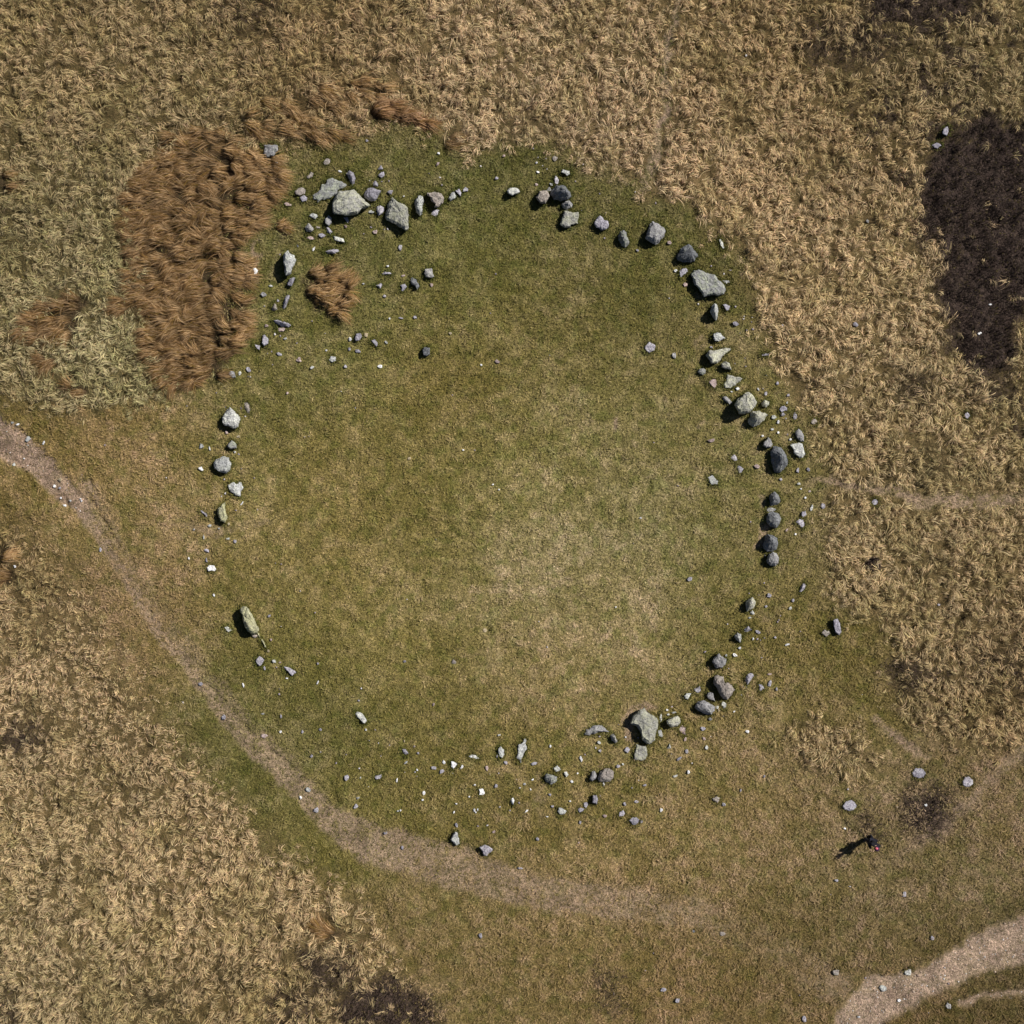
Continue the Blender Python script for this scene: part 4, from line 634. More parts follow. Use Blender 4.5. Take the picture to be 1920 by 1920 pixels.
T('lav', 376, 1282, 8, 8, 20, "bluish track stone"); T('lav', 419, 1345, 9, 10, 30, "bluish track stone"); T('pale', 578, 1481, 11, 8, 30, "pale track stone"); T('white', 564, 1496, 5, 8, -20, "white track stone"); T('lav', 593, 1519, 9, 11, 0, "mauve track stone"); T('pale', 493, 1338, 8, 3, 0, "whitish stone"); T('lav', 527, 1343, 4, 11, 0, "thin mauve stone"); T('white', 526, 1372, 6, 5, 0, "white stone"); T('lav', 567, 1372, 4, 7, 0, "small mauve stone"); T('lav', 601, 1368, 5, 6, -20, "small mauve stone"); T('lav', 584, 1418, 6, 6, 20, "small mauve stone"); T('white', 456, 1284, 3, 10, -20, "thin white stone"); T('pink', 495, 1380, 12, 9, 0, "pinkish stone"); T('lav', 650, 1458, 9, 11, 20, "dull mauve stone")
T('pale', 1703, 1823, 15, 12, -25, "flat pale track slab", .12); T('pale', 1656, 1853, 14, 13, 30, "flat pale track slab", .12); T('white', 1686, 1876, 7, 6, 0, "white track stone"); T('white', 1610, 1907, 7, 4, 10, "white track stone"); T('lav', 1748, 1759, 7, 9, 0, "bluish stone"); T('dark', 1300, 1746, 6, 6, 0, "small dark stone"); T('brown', 1355, 1751, 10, 8, 0, "small brown stone"); T('brown', 1567, 1823, 13, 11, 0, "dull stone by a green tuft"); T('lav', 901, 1754, 7, 11, -20, "mauve stone"); T('lav', 723, 1562, 8, 6, 0, "mauve path stone"); T('lav', 754, 1589, 5, 9, 0, "bluish path stone"); T('lav', 975, 1628, 9, 5, 0, "dull path stone"); T('lav', 1244, 1856, 11, 9, 0, "mauve stone"); T('lav', 1270, 1876, 9, 9, 0, "violet stone"); T('lav', 1508, 1910, 8, 14, 0, "bluish stone"); T('grey', 1778, 1886, 10, 11, 0, "grey stone in a dark tuft"); T('white', 1401, 1372, 8, 6, 0, "bluish stone"); T('pale', 1325, 1402, 6, 8, 0, "pale stone"); T('lav', 1357, 1508, 8, 8, 0, "mauve stone"); T('brown', 1343, 1499, 14, 12, 0, "dark earthy stone"); T('lav', 1389, 1482, 4, 6, 0, "tiny mauve stone"); T('lav', 1433, 1456, 4, 6, 0, "tiny mauve stone"); T('brown', 1548, 1187, 14, 12, 0, "brown earthy stone"); T('white', 28, 1062, 5, 5, 0, "tiny white stone"); T('lav', 1590, 1480, 4, 4, 0, "tiny mauve stone")

# ------------------------------------------------------------------ labels that tell each stone from the next, then the meshes
MARKS = [(s['P'].mean(0), s['short']) for s in STONES if s['short']]
MARKS += [(np.array([350., 470.]), "brown grass bed"), (np.array([610., 555.]), "brown clump inside the ring"), (np.array([1637., 1058.]), "round heather cushion"), (np.array([1640., 1584.]), "walker in black"), (np.array([1740., 1520.]), "dark heather patch"), (np.array([1820., 470.]), "dark heather expanse"), (np.array([80., 880.]), "gravel path"), (np.array([1760., 1820.]), "pale stony road"), (np.array([1380., 1740.]), "worn track's faint end"), (np.array([620., 1540.]), "worn track's wide bend")]
def relation(p, q):
    d = p - q; n = float(np.hypot(*d)); far = "touching" if n < 18 else "just" if n < 40 else "a little" if n < 85 else "well"
    if abs(d[1]) > abs(d[0]) * .8: wd = "above" if d[1] < 0 else "below"
    else:
        mid = np.array([930., 900.]); ra, rb = np.hypot(*(p - mid)), np.hypot(*(q - mid))
        if q[1] > 470 and q[1] < 1300 and abs(ra - rb) > .3 * n: wd = "inside" if ra < rb else "outside"
        else: wd = "leftwards of" if d[0] < 0 else "rightwards of"
    return wd, far, n
used_labels = {}
for s in STONES:
    if s['label']: used_labels[s['label']] = 1
def auto_label(s):
    p = s['P'].mean(0); near = sorted(MARKS, key=lambda mk: np.hypot(*(p - mk[0])))[:6]
    opts = []; de = s['desc'] or "small stone"
    (m1, a), (m2, b), (m3, c) = near[0], near[1], near[2]
    w1, f1, n1 = relation(p, m1); w2, f2, n2 = relation(p, m2)
    if f1 == "touching": opts.append(f"{de} touching the {a}")
    opts.append(f"{de} {'' if f1 == 'touching' else f1 + ' '}{w1} the {a}")
    opts.append(f"{de} {w1} the {a}, {w2} the {b}")
    opts.append(f"{de} {f1 if f1 != 'touching' else 'close'} {w1} the {a}, {w2} the {b}")
    w3, f3, n3 = relation(p, m3)
    opts.append(f"{de} {w1} the {a}, {w3} the {c}"); opts.append(f"{de} {w2} the {b}, {w3} the {c}")
    for m4, d4 in near[3:]:
        opts.append(f"{de} {w1} the {a}, {relation(p, m4)[0]} the {d4}")
    for o_ in opts:
        if o_ not in used_labels and len(o_.split()) <= 16: used_labels[o_] = 1; return o_
    return None
for i, s in enumerate(STONES):
    me, org = stone_mesh(s['P'], s['h'], s['style'], s['ridge'], 100 + i)
    ext = float((s['P'].max(0) - s['P'].min(0)).max())
    name = s['name'] or ("stone" if ext >= 12 else "pebble")
    o = link(name, me, ROCK[s['mat']]); o.location = org
    cat = s['cat'] or {"boulder": "boulder", "standing_stone": "standing stone", "stone_slab": "stone slab", "stone": "stone", "pebble": "pebble"}[name]
    lab = s['label'] or auto_label(s)
    grp = "main stones of the ring" if s['name'] in ("boulder", "standing_stone", "stone_slab") else "small stones strewn in the turf" if ext < 12 else "lesser stones around the ring"
    if lab is None: lab = (s['desc'] or "small stone") + " among others alike in the turf"; grp = "small stones strewn in the turf"
    tag(o, lab, cat, grp)
    FOOTPRINTS.append(s['P'])
# ------------------------------------------------------------------ stones keep the grass off them
block = np.zeros((gn, gn))
for P in FOOTPRINTS:
    lo = P.min(0) - 14; hi = P.max(0) + 14
    i0, j0 = np.maximum(0, ((lo - G0) / GS).astype(int)); i1, j1 = np.minimum(gn - 1, ((hi - G0) / GS).astype(int) + 1)
    sub = sdf(P, gu[j0:j1, i0:i1], gv[j0:j1, i0:i1])
    block[j0:j1, i0:i1] = np.maximum(block[j0:j1, i0:i1], 1 - sstep(0, 6, sub))
Z['block'] = block

def in_polys(polys, u, v, warp=True):
    best = np.full(u.shape, 1e9)
    if warp:
        u2 = u + 20 * (fbm(u / 26, v / 26, 71) - .5); v2 = v + 20 * (fbm(u / 26, v / 26, 73) - .5)
    else: u2, v2 = u, v
    for p in polys: best = np.minimum(best, sdf(p, u2, v2))
    return best
def heading(u, v):
    return 2 * math.pi * fbm(u / 70, v / 70, 81, 3) * 1.7 + 1.1

# straw tussocks: small locks of blades matted over one another, with dark pits between
tu, tv = jitter_grid(8.4)
tus_ = samp('tus', tu, tv); low = 1 - .45 * np.clip(1 - np.hypot(tu - 230, tv - 1250) / 420, 0, 1)     # lower, finer grass down the south-west slope
pit = sstep(.40, .52, .6 * fbm(tu / 13, tv / 13, 92, 3) + .4 * fbm(tu / 34, tv / 34, 93, 2))
keep = (RNG.random(len(tu)) < (.25 * tus_ + .75 * tus_ ** 2) * (1 - .97 * samp('hea', tu, tv)) * (1 - .6 * samp('dusk', tu, tv)) * (.42 + .68 * pit)) & (samp('block', tu, tv) < .05) & (samp('rush', tu, tv) < .5)
tu, tv, low = tu[keep], tv[keep], low[keep]; nb = 13
n = len(tu); ta = heading(tu, tv) + RNG.normal(0, .7, n); ts = np.exp(RNG.normal(0, .28, n)) * (.55 + .45 * samp('tus', tu, tv)) * low
tcol = np.stack([samp('sr', tu, tv), samp('sg', tu, tv), samp('sb', tu, tv)], 1) * np.array([.96, 1.0, 1.24]) * (RNG.uniform(.74, 1.2, n) * (1 - .3 * samp('dusk', tu, tv)))[:, None]
olive = (fbm(tu / 60, tv / 60, 95, 3) + RNG.normal(0, .08, n)) > .60
tcol[olive] *= np.array([.82, .84, .74])
th = RNG.uniform(.06, .34, n) * (.6 + .8 * fbm(tu / 24, tv / 24, 97, 2))
rep = np.repeat(np.arange(n), nb); m = len(rep)
across = RNG.normal(0, 1, m)                                    # where in the lock the blade lies
bu = tu[rep] - np.sin(ta[rep]) * across * 2.8 + RNG.normal(0, 2.0, m); bv = tv[rep] - np.cos(ta[rep]) * across * 2.8 + RNG.normal(0, 2.0, m)
ba = ta[rep] + across * .08 + RNG.normal(0, .3, m)
bL = RNG.uniform(.16, .40, m) * ts[rep]; bH = th[rep] * np.exp(-across ** 2 * .3) * RNG.uniform(.7, 1.25, m) * ts[rep]; bW = RNG.uniform(.010, .024, m)
bc = tcol[rep] * RNG.uniform(.66, 1.38, m)[:, None] * (1 + RNG.normal(0, .04, (m, 3)))
bx, by = to_xy(bu, bv)
ok = samp('block', bu + np.cos(ba) * bL * 30, bv - np.sin(ba) * bL * 30) < .3
sel = lambda *a: [q[ok] for q in a]
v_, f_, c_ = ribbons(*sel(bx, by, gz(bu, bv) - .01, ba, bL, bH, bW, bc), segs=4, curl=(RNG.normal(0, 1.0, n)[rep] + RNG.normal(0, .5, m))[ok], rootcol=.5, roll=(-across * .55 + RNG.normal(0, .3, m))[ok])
o = link("straw_grass", mesh_np("straw_grass", v_, f_, c_), M_GRASS)
tag(o, "pale straw coloured tussock grass matted over the moor outside the ring", "grass", kind="stuff")

# short turf: small sprigs, greener or drier with the patch they grow in
tu, tv = jitter_grid(2.4)
dens = (1 - .93 * samp('tus', tu, tv)) * (1 - .9 * samp('bare', tu, tv)) * (1 - .8 * samp('hea', tu, tv))
keep = (RNG.random(len(tu)) < dens * .62) & (samp('block', tu, tv) < .25) & (samp('road', tu, tv) < .3)
tu, tv = tu[keep], tv[keep]; n = len(tu)
c3 = np.stack([samp('tr', tu, tv), samp('tg', tu, tv), samp('tb', tu, tv)], 1)
dry = sstep(.46, .62, fbm(tu / 13, tv / 13, 101, 3) + RNG.normal(0, .06, n))[:, None]
c3 = c3 * (np.array([.92, .92, .76]) * (1 - dry) + np.array([1.65, 1.55, 1.85]) * dry) * RNG.uniform(.34, 1.7, n)[:, None]
x, y = to_xy(tu, tv)
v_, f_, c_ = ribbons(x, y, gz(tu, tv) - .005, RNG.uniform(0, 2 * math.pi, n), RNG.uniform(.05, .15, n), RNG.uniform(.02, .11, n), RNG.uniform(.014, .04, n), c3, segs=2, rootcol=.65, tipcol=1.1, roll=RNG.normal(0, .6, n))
o = link("turf_grass", mesh_np("turf_grass", v_, f_, c_), M_TURF)
tag(o, "short olive green turf grazed close inside and around the stone ring", "grass", kind="stuff")

# taller drier tufts scattered through the mixed ground round the ring
tu, tv = jitter_grid(14)
edge = np.clip(1 - samp('tus', tu, tv), 0, 1) * (1 - np.clip(samp('bare', tu, tv) * 1.6, 0, 1))
rr = np.hypot(tu - 930, tv - 900)
keep = (RNG.random(len(tu)) < edge * (.10 + .75 * sstep(500, 680, rr)) * sstep(.40, .56, fbm(tu / 50, tv / 50, 111, 3)) * 1.9) & (samp('block', tu, tv) < .05) & (samp('road', tu, tv) < .1)
tu, tv = tu[keep], tv[keep]; n = len(tu); nb = 14
ta = RNG.uniform(0, 6.28, n); rep = np.repeat(np.arange(n), nb); m = len(rep)
bu = tu[rep] + RNG.normal(0, 4, m); bv = tv[rep] + RNG.normal(0, 4, m); ba = ta[rep] + RNG.normal(0, .8, m)
bc = np.stack([samp('tr', bu, bv), samp('tg', bu, bv), samp('tb', bu, bv)], 1) * np.array([1.85, 1.75, 2.15]) * RNG.uniform(.7, 1.3, m)[:, None]
x, y = to_xy(bu, bv)
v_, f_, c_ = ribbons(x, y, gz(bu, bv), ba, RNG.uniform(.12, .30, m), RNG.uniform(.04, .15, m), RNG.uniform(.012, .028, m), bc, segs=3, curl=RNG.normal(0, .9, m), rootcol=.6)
o = link("dry_turf_grass", mesh_np("dry_turf_grass", v_, f_, c_), M_GRASS)
tag(o, "dry buff tufts scattered through the grazed turf around the ring", "grass", kind="stuff")

# long brown moor grass: combed clumps
def rush(name, polys, dirs, label, cat, kind=None, group=None, sp=13.5, nb=85, length=(.5, 1.05), shade=1.0, pick=1.0, tint=(1, 1, 1), warp=True):
    P = np.concatenate([np.asarray(p, float) for p in polys]); lo = P.min(0) - 6; hi = P.max(0) + 6
    sx = max(3, int((hi[0] - lo[0]) / sp)); sy = max(3, int((hi[1] - lo[1]) / sp))
    a, b = np.meshgrid(np.arange(sx), np.arange(sy))
    ku = lo[0] + (a.ravel() + RNG.random(sx * sy)) * (hi[0] - lo[0]) / sx; kv = lo[1] + (b.ravel() + RNG.random(sx * sy)) * (hi[1] - lo[1]) / sy
    ins = (in_polys(polys, ku, kv, warp) < 0) & (RNG.random(len(ku)) < pick * (.5 + .7 * (fbm(ku / 16, kv / 16, 121, 2) > .47))) & (samp('block', ku, kv) < .1)
    ku, kv = ku[ins], kv[ins]; n = len(ku)
    if n == 0: ku, kv = np.array([P[:, 0].mean()]), np.array([P[:, 1].mean()]); n = 1
    a0 = dirs(ku, kv) + .55 * (fbm(ku / 30, kv / 30, 131, 2) - .5) * 2 + RNG.normal(0, .16, n)
    cl = RNG.uniform(.7, 1.2, n); rep = np.repeat(np.arange(n), nb); m = len(rep)
    across = RNG.normal(0, 1, m); bu = ku[rep] - np.sin(a0[rep]) * across * 3.8 + RNG.normal(0, 1.8, m); bv = kv[rep] - np.cos(a0[rep]) * across * 3.8 + RNG.normal(0, 1.8, m)
    ba = a0[rep] + across * .10 + RNG.normal(0, .17, m)
    base = np.where(RNG.random(m)[:, None] < .55, np.array(lin(130, 99, 62)), np.array(lin(174, 143, 104)))
    base = np.where(RNG.random(m)[:, None] < .14, np.array(lin(122, 96, 42)), base)
    bc = base * shade * np.array(tint) * (cl[rep] * RNG.uniform(.7, 1.3, m))[:, None]
    x, y = to_xy(bu, bv); hh = RNG.uniform(.22, .55, n)[rep] * np.exp(-across ** 2 * .3) * RNG.uniform(.75, 1.15, m) * cl[rep]
    v_, f_, c_ = ribbons(x, y, gz(bu, bv) - .01, ba, RNG.uniform(*length, m), hh, RNG.uniform(.009, .02, m), bc, segs=5, curl=RNG.normal(0, .45, n)[rep] + RNG.normal(0, .2, m), rootcol=.22, tipcol=1.25, lay=.42, roll=-across * .5 + RNG.normal(0, .25, m))  # dark root colour paints the shade deep between the clumps
    o = link(name, mesh_np(name, v_, f_, c_), M_RUSH)
    return tag(o, label, cat, group, kind)
west = lambda u, v: np.full(u.shape, math.pi + .15)
east = lambda u, v: np.full(u.shape, -.1)
fan = lambda u, v: np.where(u + RNG.normal(0, 30, u.shape) < 410, math.pi + .1, -.12)
rush("brown_moor_grass", [RUSH["bed"]], fan, "broad bed of long russet brown moor grass combed sideways beside the stone ring", "long grass", "stuff")
rush("brown_moor_grass", [RUSH["arc"]], lambda u, v: np.full(u.shape, -.25), "thin arc of buff brown long grass curving over the top of the bed", "long grass", "stuff", pick=.55, shade=1.05, nb=36, sp=13)
rush("rush_clump", [RUSH["purple"]], east, "reddish brown long grass clump at the tip of the thin arc, pointing to the moor", "grass clump", group="separate clumps of long brown grass", shade=.9, tint=(1.0, .92, .95))
rush("rush_clump", [RUSH["west"]], west, "widest separate clump of long brown grass, by the photo's edge above the gravel path", "grass clump", group="separate clumps of long brown grass")
rush("rush_clump", [RUSH["path"]], west, "brown grass clump nearest above the gravel path, its blades fanned like a brush", "grass clump", group="separate clumps of long brown grass", shade=1.08)
rush("rush_clump", [RUSH["small"]], west, "small buff grass clump between the wide clump and the brush-like one", "grass clump", group="separate clumps of long brown grass", shade=1.05, nb=60)
rush("rush_clump", [RUSH["inner"]], lambda u, v: np.full(u.shape, .25), "brown grass clump inside the ring between scattered grey stones", "grass clump", group="separate clumps of long brown grass")
rush("rush_clump", [RUSH["nook"]], east, "short brown grass clump above the pale tapering standing stone", "grass clump", group="separate clumps of long brown grass", length=(.4, .7))
rush("rush_clump", [RUSH["edge_up"]], east, "upper of two brown grass clumps cut by the photo's edge below the gravel path", "grass clump", group="separate clumps of long brown grass", shade=1.1, nb=80)
rush("rush_clump", [RUSH["edge_low"]], west, "lower of two brown grass clumps cut by the photo's edge below the gravel path", "grass clump", group="separate clumps of long brown grass", nb=80)
rush("rush_clump", [RUSH["south"]], west, "lone orange brown grass clump in the straw moor below the worn track", "grass clump", group="separate clumps of long brown grass", shade=1.1, nb=70)
rush("rush_clump", [RUSH["knot"]], east, "small reddish grass clump beside the turf edge above the lone oval stone", "grass clump", group="separate clumps of long brown grass", shade=.9, nb=50)
rush("rush_clump", [RUSH["corner"]], east, "dark brown grass clump at the photo's edge level with the brown bed's top", "grass clump", group="separate clumps of long brown grass", shade=.85, nb=60)

# heather: low dark twiggy cushions
def heather(name, u, v, label, cat, kind=None, tall=1.0):
    n = len(u); x, y = to_xy(u, v)
    tone = fbm(u / 10, v / 10, 141, 3)[:, None]
    c = (np.array([.040, .025, .021]) * (1 - tone) + np.array([.095, .064, .046]) * tone) * RNG.uniform(.5, 1.6, n)[:, None]
    c = np.where(RNG.random(n)[:, None] < .07, np.array([.10, .075, .02]) * RNG.uniform(.6, 1.2, n)[:, None], c)
    bumpy = sstep(.35, .65, fbm(u / 9, v / 9, 143, 2))
    v_, f_, c_ = ribbons(x, y, gz(u, v), RNG.uniform(0, 6.28, n), RNG.uniform(.05, .16, n), (.05 + .26 * bumpy) * RNG.uniform(.6, 1.1, n) * tall, RNG.uniform(.012, .03, n), c, segs=2, rootcol=.7, tipcol=1.2, lay=.8)
    return tag(link(name, mesh_np(name, v_, f_, c_), M_HEATH), label, cat, None, kind)
hu, hv = jitter_grid(2.3)
hk = (RNG.random(len(hu)) < samp('hea', hu, hv) * .95) & (samp('block', hu, hv) < .2)
heather("heather", hu[hk], hv[hk], "dark purplish brown heather in patches over the moor beyond the ring", "heather", "stuff")
rr_ = 13 * np.sqrt(RNG.random(700)); th_ = RNG.uniform(0, 6.28, 700)
heather("heather_cushion", 1637 + rr_ * np.cos(th_), 1058 + rr_ * np.sin(th_), "round dark brown heather cushion alone in pale grass beside the small worn path", "heather", tall=1.2)

# longer grass round the foot of each larger stone
cu_, cv_ = [], []
for P in FOOTPRINTS:
    e_ = np.roll(P, -1, 0) - P; ln = np.hypot(*e_.T); tot = ln.sum()
    if tot < 34: continue
    cen = P.mean(0)
    for q in RNG.random(int(tot * 3.2)):
        d_ = q * tot; i = min(len(P) - 1, int(np.searchsorted(np.cumsum(ln), d_))); f = RNG.random()
        pt = P[i] + e_[i] * f; out = (pt - cen) / (np.hypot(*(pt - cen)) + 1e-6); pt = pt + out * RNG.uniform(.5, 5.5)
        cu_.append(pt[0]); cv_.append(pt[1])
cu_, cv_ = np.array(cu_), np.array(cv_); kk = (samp('bare', cu_, cv_) < .4) & (samp('rush', cu_, cv_) < .3); cu_, cv_ = cu_[kk], cv_[kk]; n = len(cu_)
cc_ = np.stack([samp('tr', cu_, cv_), samp('tg', cu_, cv_), samp('tb', cu_, cv_)], 1) * np.array([.86, .96, .74]) * RNG.uniform(.5, 1.4, n)[:, None]
x, y = to_xy(cu_, cv_)
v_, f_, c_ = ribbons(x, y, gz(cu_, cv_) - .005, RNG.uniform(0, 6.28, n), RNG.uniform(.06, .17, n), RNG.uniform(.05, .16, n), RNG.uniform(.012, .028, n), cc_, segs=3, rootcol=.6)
o = link("collar_grass", mesh_np("collar_grass", v_, f_, c_), M_TURF)
tag(o, "longer green grass growing close round the feet of the ring stones", "grass", kind="stuff")

# gravel on the road and the path
gu_, gv_ = jitter_grid(3.6)
pr = np.maximum(samp('road', gu_, gv_) * .6, sstep(.8, 1, samp('bare', gu_, gv_)) * .16)
edge_ = 1 - sstep(0, 26, np.abs(gv_ - (778 + .74 * gu_)))
pr = np.maximum(pr, np.where((gu_ < 175) & (gu_ > 5), .45 * edge_ * (samp('bare', gu_, gv_) > .25) * (fbm(gu_ / 12, gv_ / 12, 151, 2) > .5), 0))
gk = (RNG.random(len(gu_)) < pr * .55) & (samp('block', gu_, gv_) < .1); gu_, gv_ = gu_[gk], gv_[gk]
# stone chips thick along the ring, too many to count
su_, sv_ = jitter_grid(7); ang_ = np.arctan2(sv_ - 900, su_ - 950); rad_ = np.hypot((su_ - 950) / 515, (sv_ - 900) / 590)
pc_ = np.exp(-((rad_ - 1.0) / .09) ** 2) * sstep(.42, .62, fbm(su_ / 60, sv_ / 60, 161, 3)) * (1 - samp('tus', su_, sv_)) * .085 + .0012 * (1 - samp('tus', su_, sv_))
ck_ = (RNG.random(len(su_)) < pc_) & (samp('block', su_, sv_) < .1) & (samp('rush', su_, sv_) < .3); n_grav = len(gu_)
gu_ = np.concatenate([gu_, su_[ck_]]); gv_ = np.concatenate([gv_, sv_[ck_]])
n = len(gu_); x, y = to_xy(gu_, gv_); z = gz(gu_, gv_); r_ = RNG.gamma(3.0, .008, n) + .012; r_[n_grav:] = RNG.uniform(.03, .075, n - n_grav); z[n_grav:] += .035
octa = np.array([[1, 0, 0], [0, 1, 0], [-1, 0, 0], [0, -1, 0], [0, 0, .7], [0, 0, -.5]])
of = np.array([[0, 1, 4], [1, 2, 4], [2, 3, 4], [3, 0, 4], [1, 0, 5], [2, 1, 5], [3, 2, 5], [0, 3, 5]])
an = RNG.uniform(0, 6.28, n); j = octa[None] * (1 + RNG.normal(0, .22, (n, 6, 3))); j = j * r_[:, None, None] * np.stack([np.ones(n), RNG.uniform(.55, 1, n), np.ones(n)], 1)[:, None, :]
ca, sa = np.cos(an)[:, None], np.sin(an)[:, None]
vv = np.stack([j[..., 0] * ca - j[..., 1] * sa + x[:, None], j[..., 0] * sa + j[..., 1] * ca + y[:, None], j[..., 2] + z[:, None]], 2).reshape(-1, 3)
ff = (of[None] + (np.arange(n) * 6)[:, None, None]).reshape(-1, 3)
gc0 = np.where(RNG.random(n)[:, None] < .22, np.array(lin(190, 184, 178)), np.array(lin(158, 138, 120))) * RNG.uniform(.6, 1.3, n)[:, None]
gc0[n_grav:] = np.where(RNG.random(n - n_grav)[:, None] < .4, np.array(lin(196, 190, 192)), np.array(lin(150, 140, 150))) * RNG.uniform(.7, 1.2, n - n_grav)[:, None]
gc = np.repeat(gc0, 6, 0)
M_GRAV = grass_mat("gravel_stone", 0); k6, k8 = n_grav * 6, n_grav * 8
o = link("stone_chips", mesh_np("stone_chips", vv[k6:], ff[k8:] - k6, gc[k6:]), M_GRAV)
tag(o, "tiny pale stone chips sprinkled in the turf along the ring", "stone chips", kind="stuff")
o = link("gravel", mesh_np("gravel", vv[:k6], ff[:k8], gc[:k6]), M_GRAV)
tag(o, "pale pinkish gravel strewn over the stony track", "gravel", kind="stuff")
# ------------------------------------------------------------------ the walker
def skin(name, nodes, edges, mat, parent=None, sub=2):
    me = bpy.data.meshes.new(name); keys = list(nodes)
    me.from_pydata([nodes[k][:3] for k in keys], [(keys.index(a), keys.index(b)) for a, b in edges], [])
    o = bpy.data.objects.new(name, me); C.objects.link(o)
    m = o.modifiers.new("skin", 'SKIN'); m.use_smooth_shade = True; m.branch_smoothing = .6
    for i, k in enumerate(keys):
        sv_ = me.skin_vertices[0].data[i]; r = nodes[k][3]; sv_.radius = r if isinstance(r, tuple) else (r, r); sv_.use_root = i == 0
    s2 = o.modifiers.new("sub", 'SUBSURF'); s2.levels = s2.render_levels = sub
    bpy.context.view_layer.update()
    ev = bpy.data.meshes.new_from_object(o.evaluated_get(bpy.context.evaluated_depsgraph_get()))
    o.modifiers.clear(); o.data = ev; ev.materials.clear(); ev.materials.append(mat)
    if parent: o.parent = parent
    return o
PX, PY = 1626, 1569
px_, py_ = to_xy(PX, PY); base = (float(px_), float(py_), gz1(PX, PY))
person = bpy.data.objects.new("person", None); C.objects.link(person)
person.location = base; person.rotation_euler = (0, 0, R(165.5))
tag(person, "walker in black clothes with a pinkish patch on the head, near the dark heather patch", "person")
skin_m = plain("skin", (.45, .28, .20), .6, .1); black = plain("black_cloth", (.012, .012, .016), .9, .4, 60); navy = plain("dark_trousers", (.014, .014, .022), .9, .4, 60)
boot_m = plain("boot_leather", (.05, .045, .042), .7, .3, 60); violet = plain("violet_wool", (.035, .016, .040), .95, .4, 80); pink_m = plain("pink_wool", (.62, .13, .17), .95, .3, 80); hair_m = plain("dark_hair", (.02, .013, .01), .7, .3, 90)
N = {'pelvis': (0, 0, .90, (.13, .10)), 'spine': (0, .01, 1.08, (.125, .09)), 'chest': (0, .03, 1.28, (.15, .10)), 'neck': (0, .075, 1.44, .055), 'jaw': (0, .14, 1.50, .07), 'head': (0, .15, 1.60, .092), 'crown': (0, .13, 1.66, .075), 'nose': (0, .255, 1.565, .014)}
E = [('pelvis', 'spine'), ('spine', 'chest'), ('chest', 'neck'), ('neck', 'jaw'), ('jaw', 'head'), ('head', 'crown'), ('jaw', 'nose')]
arms, legs = [], []
for s, k in ((-1, 'l'), (1, 'r')):
    N[k + 'ear'] = (s * .098, .13, 1.58, .018); E.append(('head', k + 'ear'))
    N[k + 'shoulder'] = (s * .17, .03, 1.37, .06); N[k + 'elbow'] = (s * .25, .07, 1.10, .045); N[k + 'wrist'] = (s * .09, .30, 1.10, .03); N[k + 'palm'] = (s * .055, .36, 1.10, (.038, .016))
    E += [('chest', k + 'shoulder'), (k + 'shoulder', k + 'elbow'), (k + 'elbow', k + 'wrist'), (k + 'wrist', k + 'palm')]
    for f in range(4):
        dx, ln = (-.024 + .016 * f), (.036, .044, .042, .034)[f]
        N[f'{k}f{f}a'] = (s * (.05 - dx * .4), .385 + .3 * ln, 1.10 + dx, .0092); N[f'{k}f{f}b'] = (s * (.026 - dx * .2), .40 + ln * .8, 1.095 + dx, .008)
        E += [(k + 'palm', f'{k}f{f}a'), (f'{k}f{f}a', f'{k}f{f}b')]
    N[k + 'tha'] = (s * .045, .355, 1.14, .011); N[k + 'thb'] = (s * .022, .385, 1.15, .009); E += [(k + 'palm', k + 'tha'), (k + 'tha', k + 'thb')]
    fy = .10 * s
    N[k + 'hip'] = (s * .09, 0, .86, .085); N[k + 'knee'] = (s * .10, .03 + fy * .6, .48, .058); N[k + 'ankle'] = (s * .11, fy - .02, .09, .04); N[k + 'toe'] = (s * .12, fy + .15, .04, .035)
    E += [('pelvis', k + 'hip'), (k + 'hip', k + 'knee'), (k + 'knee', k + 'ankle'), (k + 'ankle', k + 'toe')]
body = skin("body", N, E, skin_m, person)
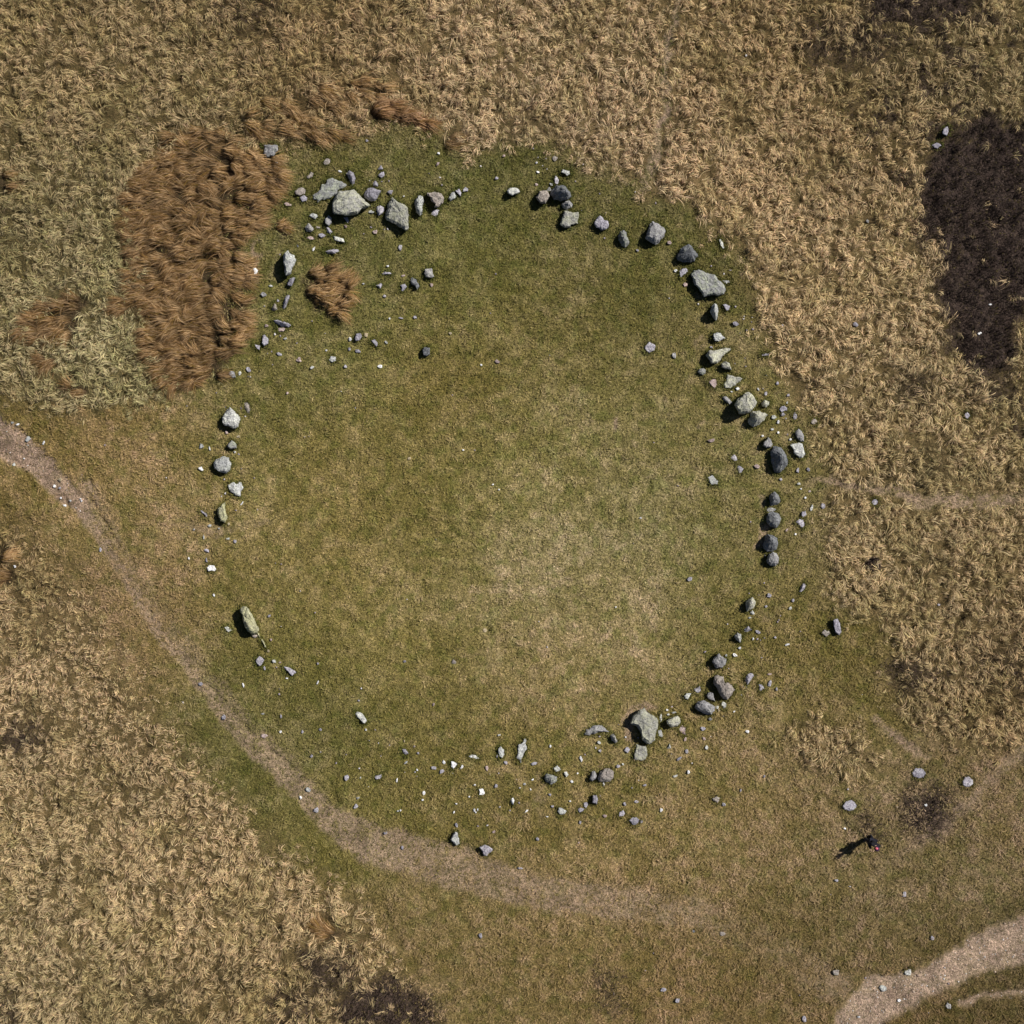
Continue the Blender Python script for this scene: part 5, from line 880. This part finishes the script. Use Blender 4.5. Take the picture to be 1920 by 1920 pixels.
def grown(keys, g):
    out = {}
    for k in keys:
        x, y, z, r = N[k]; r = tuple(q + g for q in r) if isinstance(r, tuple) else r + g; out[k] = (x, y, z, r)
    return out
J = grown(['pelvis', 'spine', 'chest', 'neck', 'lshoulder', 'lelbow', 'lwrist', 'rshoulder', 'relbow', 'rwrist'], .03)
J['pelvis'] = (0, 0, .84, (.185, .15)); J['neck'] = (0, .07, 1.43, .078)
skin("jacket", J, [('pelvis', 'spine'), ('spine', 'chest'), ('chest', 'neck')] + [e for k in 'lr' for e in (('chest', k + 'shoulder'), (k + 'shoulder', k + 'elbow'), (k + 'elbow', k + 'wrist'))], black, person)
Tn = grown(['pelvis', 'lhip', 'lknee', 'lankle', 'rhip', 'rknee', 'rankle'], .024)
skin("trousers", Tn, [('pelvis', 'lhip'), ('lhip', 'lknee'), ('lknee', 'lankle'), ('pelvis', 'rhip'), ('rhip', 'rknee'), ('rknee', 'rankle')], navy, person)
for k in 'lr':
    a, t = N[k + 'ankle'], N[k + 'toe']
    skin("boot", {'a': (a[0], a[1], .15, .055), 'b': (a[0], a[1] - .02, .06, .058), 'c': (t[0], t[1] + .02, .045, .044)}, [('a', 'b'), ('b', 'c')], boot_m, person)
def ball(name, loc, r, mat, parent, sc=(1, 1, 1)):
    bm = bmesh.new(); bmesh.ops.create_uvsphere(bm, u_segments=16, v_segments=10, radius=r)
    for v in bm.verts: v.co = Vector((v.co.x * sc[0], v.co.y * sc[1], v.co.z * sc[2])) + Vector(loc)
    me = bpy.data.meshes.new(name); bm.to_mesh(me); bm.free()
    for p in me.polygons: p.use_smooth = True
    return link(name, me, mat, parent)
ball("hair", (0, .10, 1.585), .105, hair_m, person, (.98, .9, 1.05))
hat = ball("hat", (0, .125, 1.655), .118, violet, person, (1, 1.05, .72))
ball("hat_patch", (.03, .10, 1.71), .062, pink_m, hat, (1.2, .9, .75))
for s in (-1, 1): ball("eye", (s * .034, .232, 1.60), .011, plain("eye_white", (.5, .5, .5), .4, .05), person)
ball("mouth", (0, .205, 1.505), .016, plain("lips", (.35, .15, .13), .5, .1), person, (1.5, .6, .5))
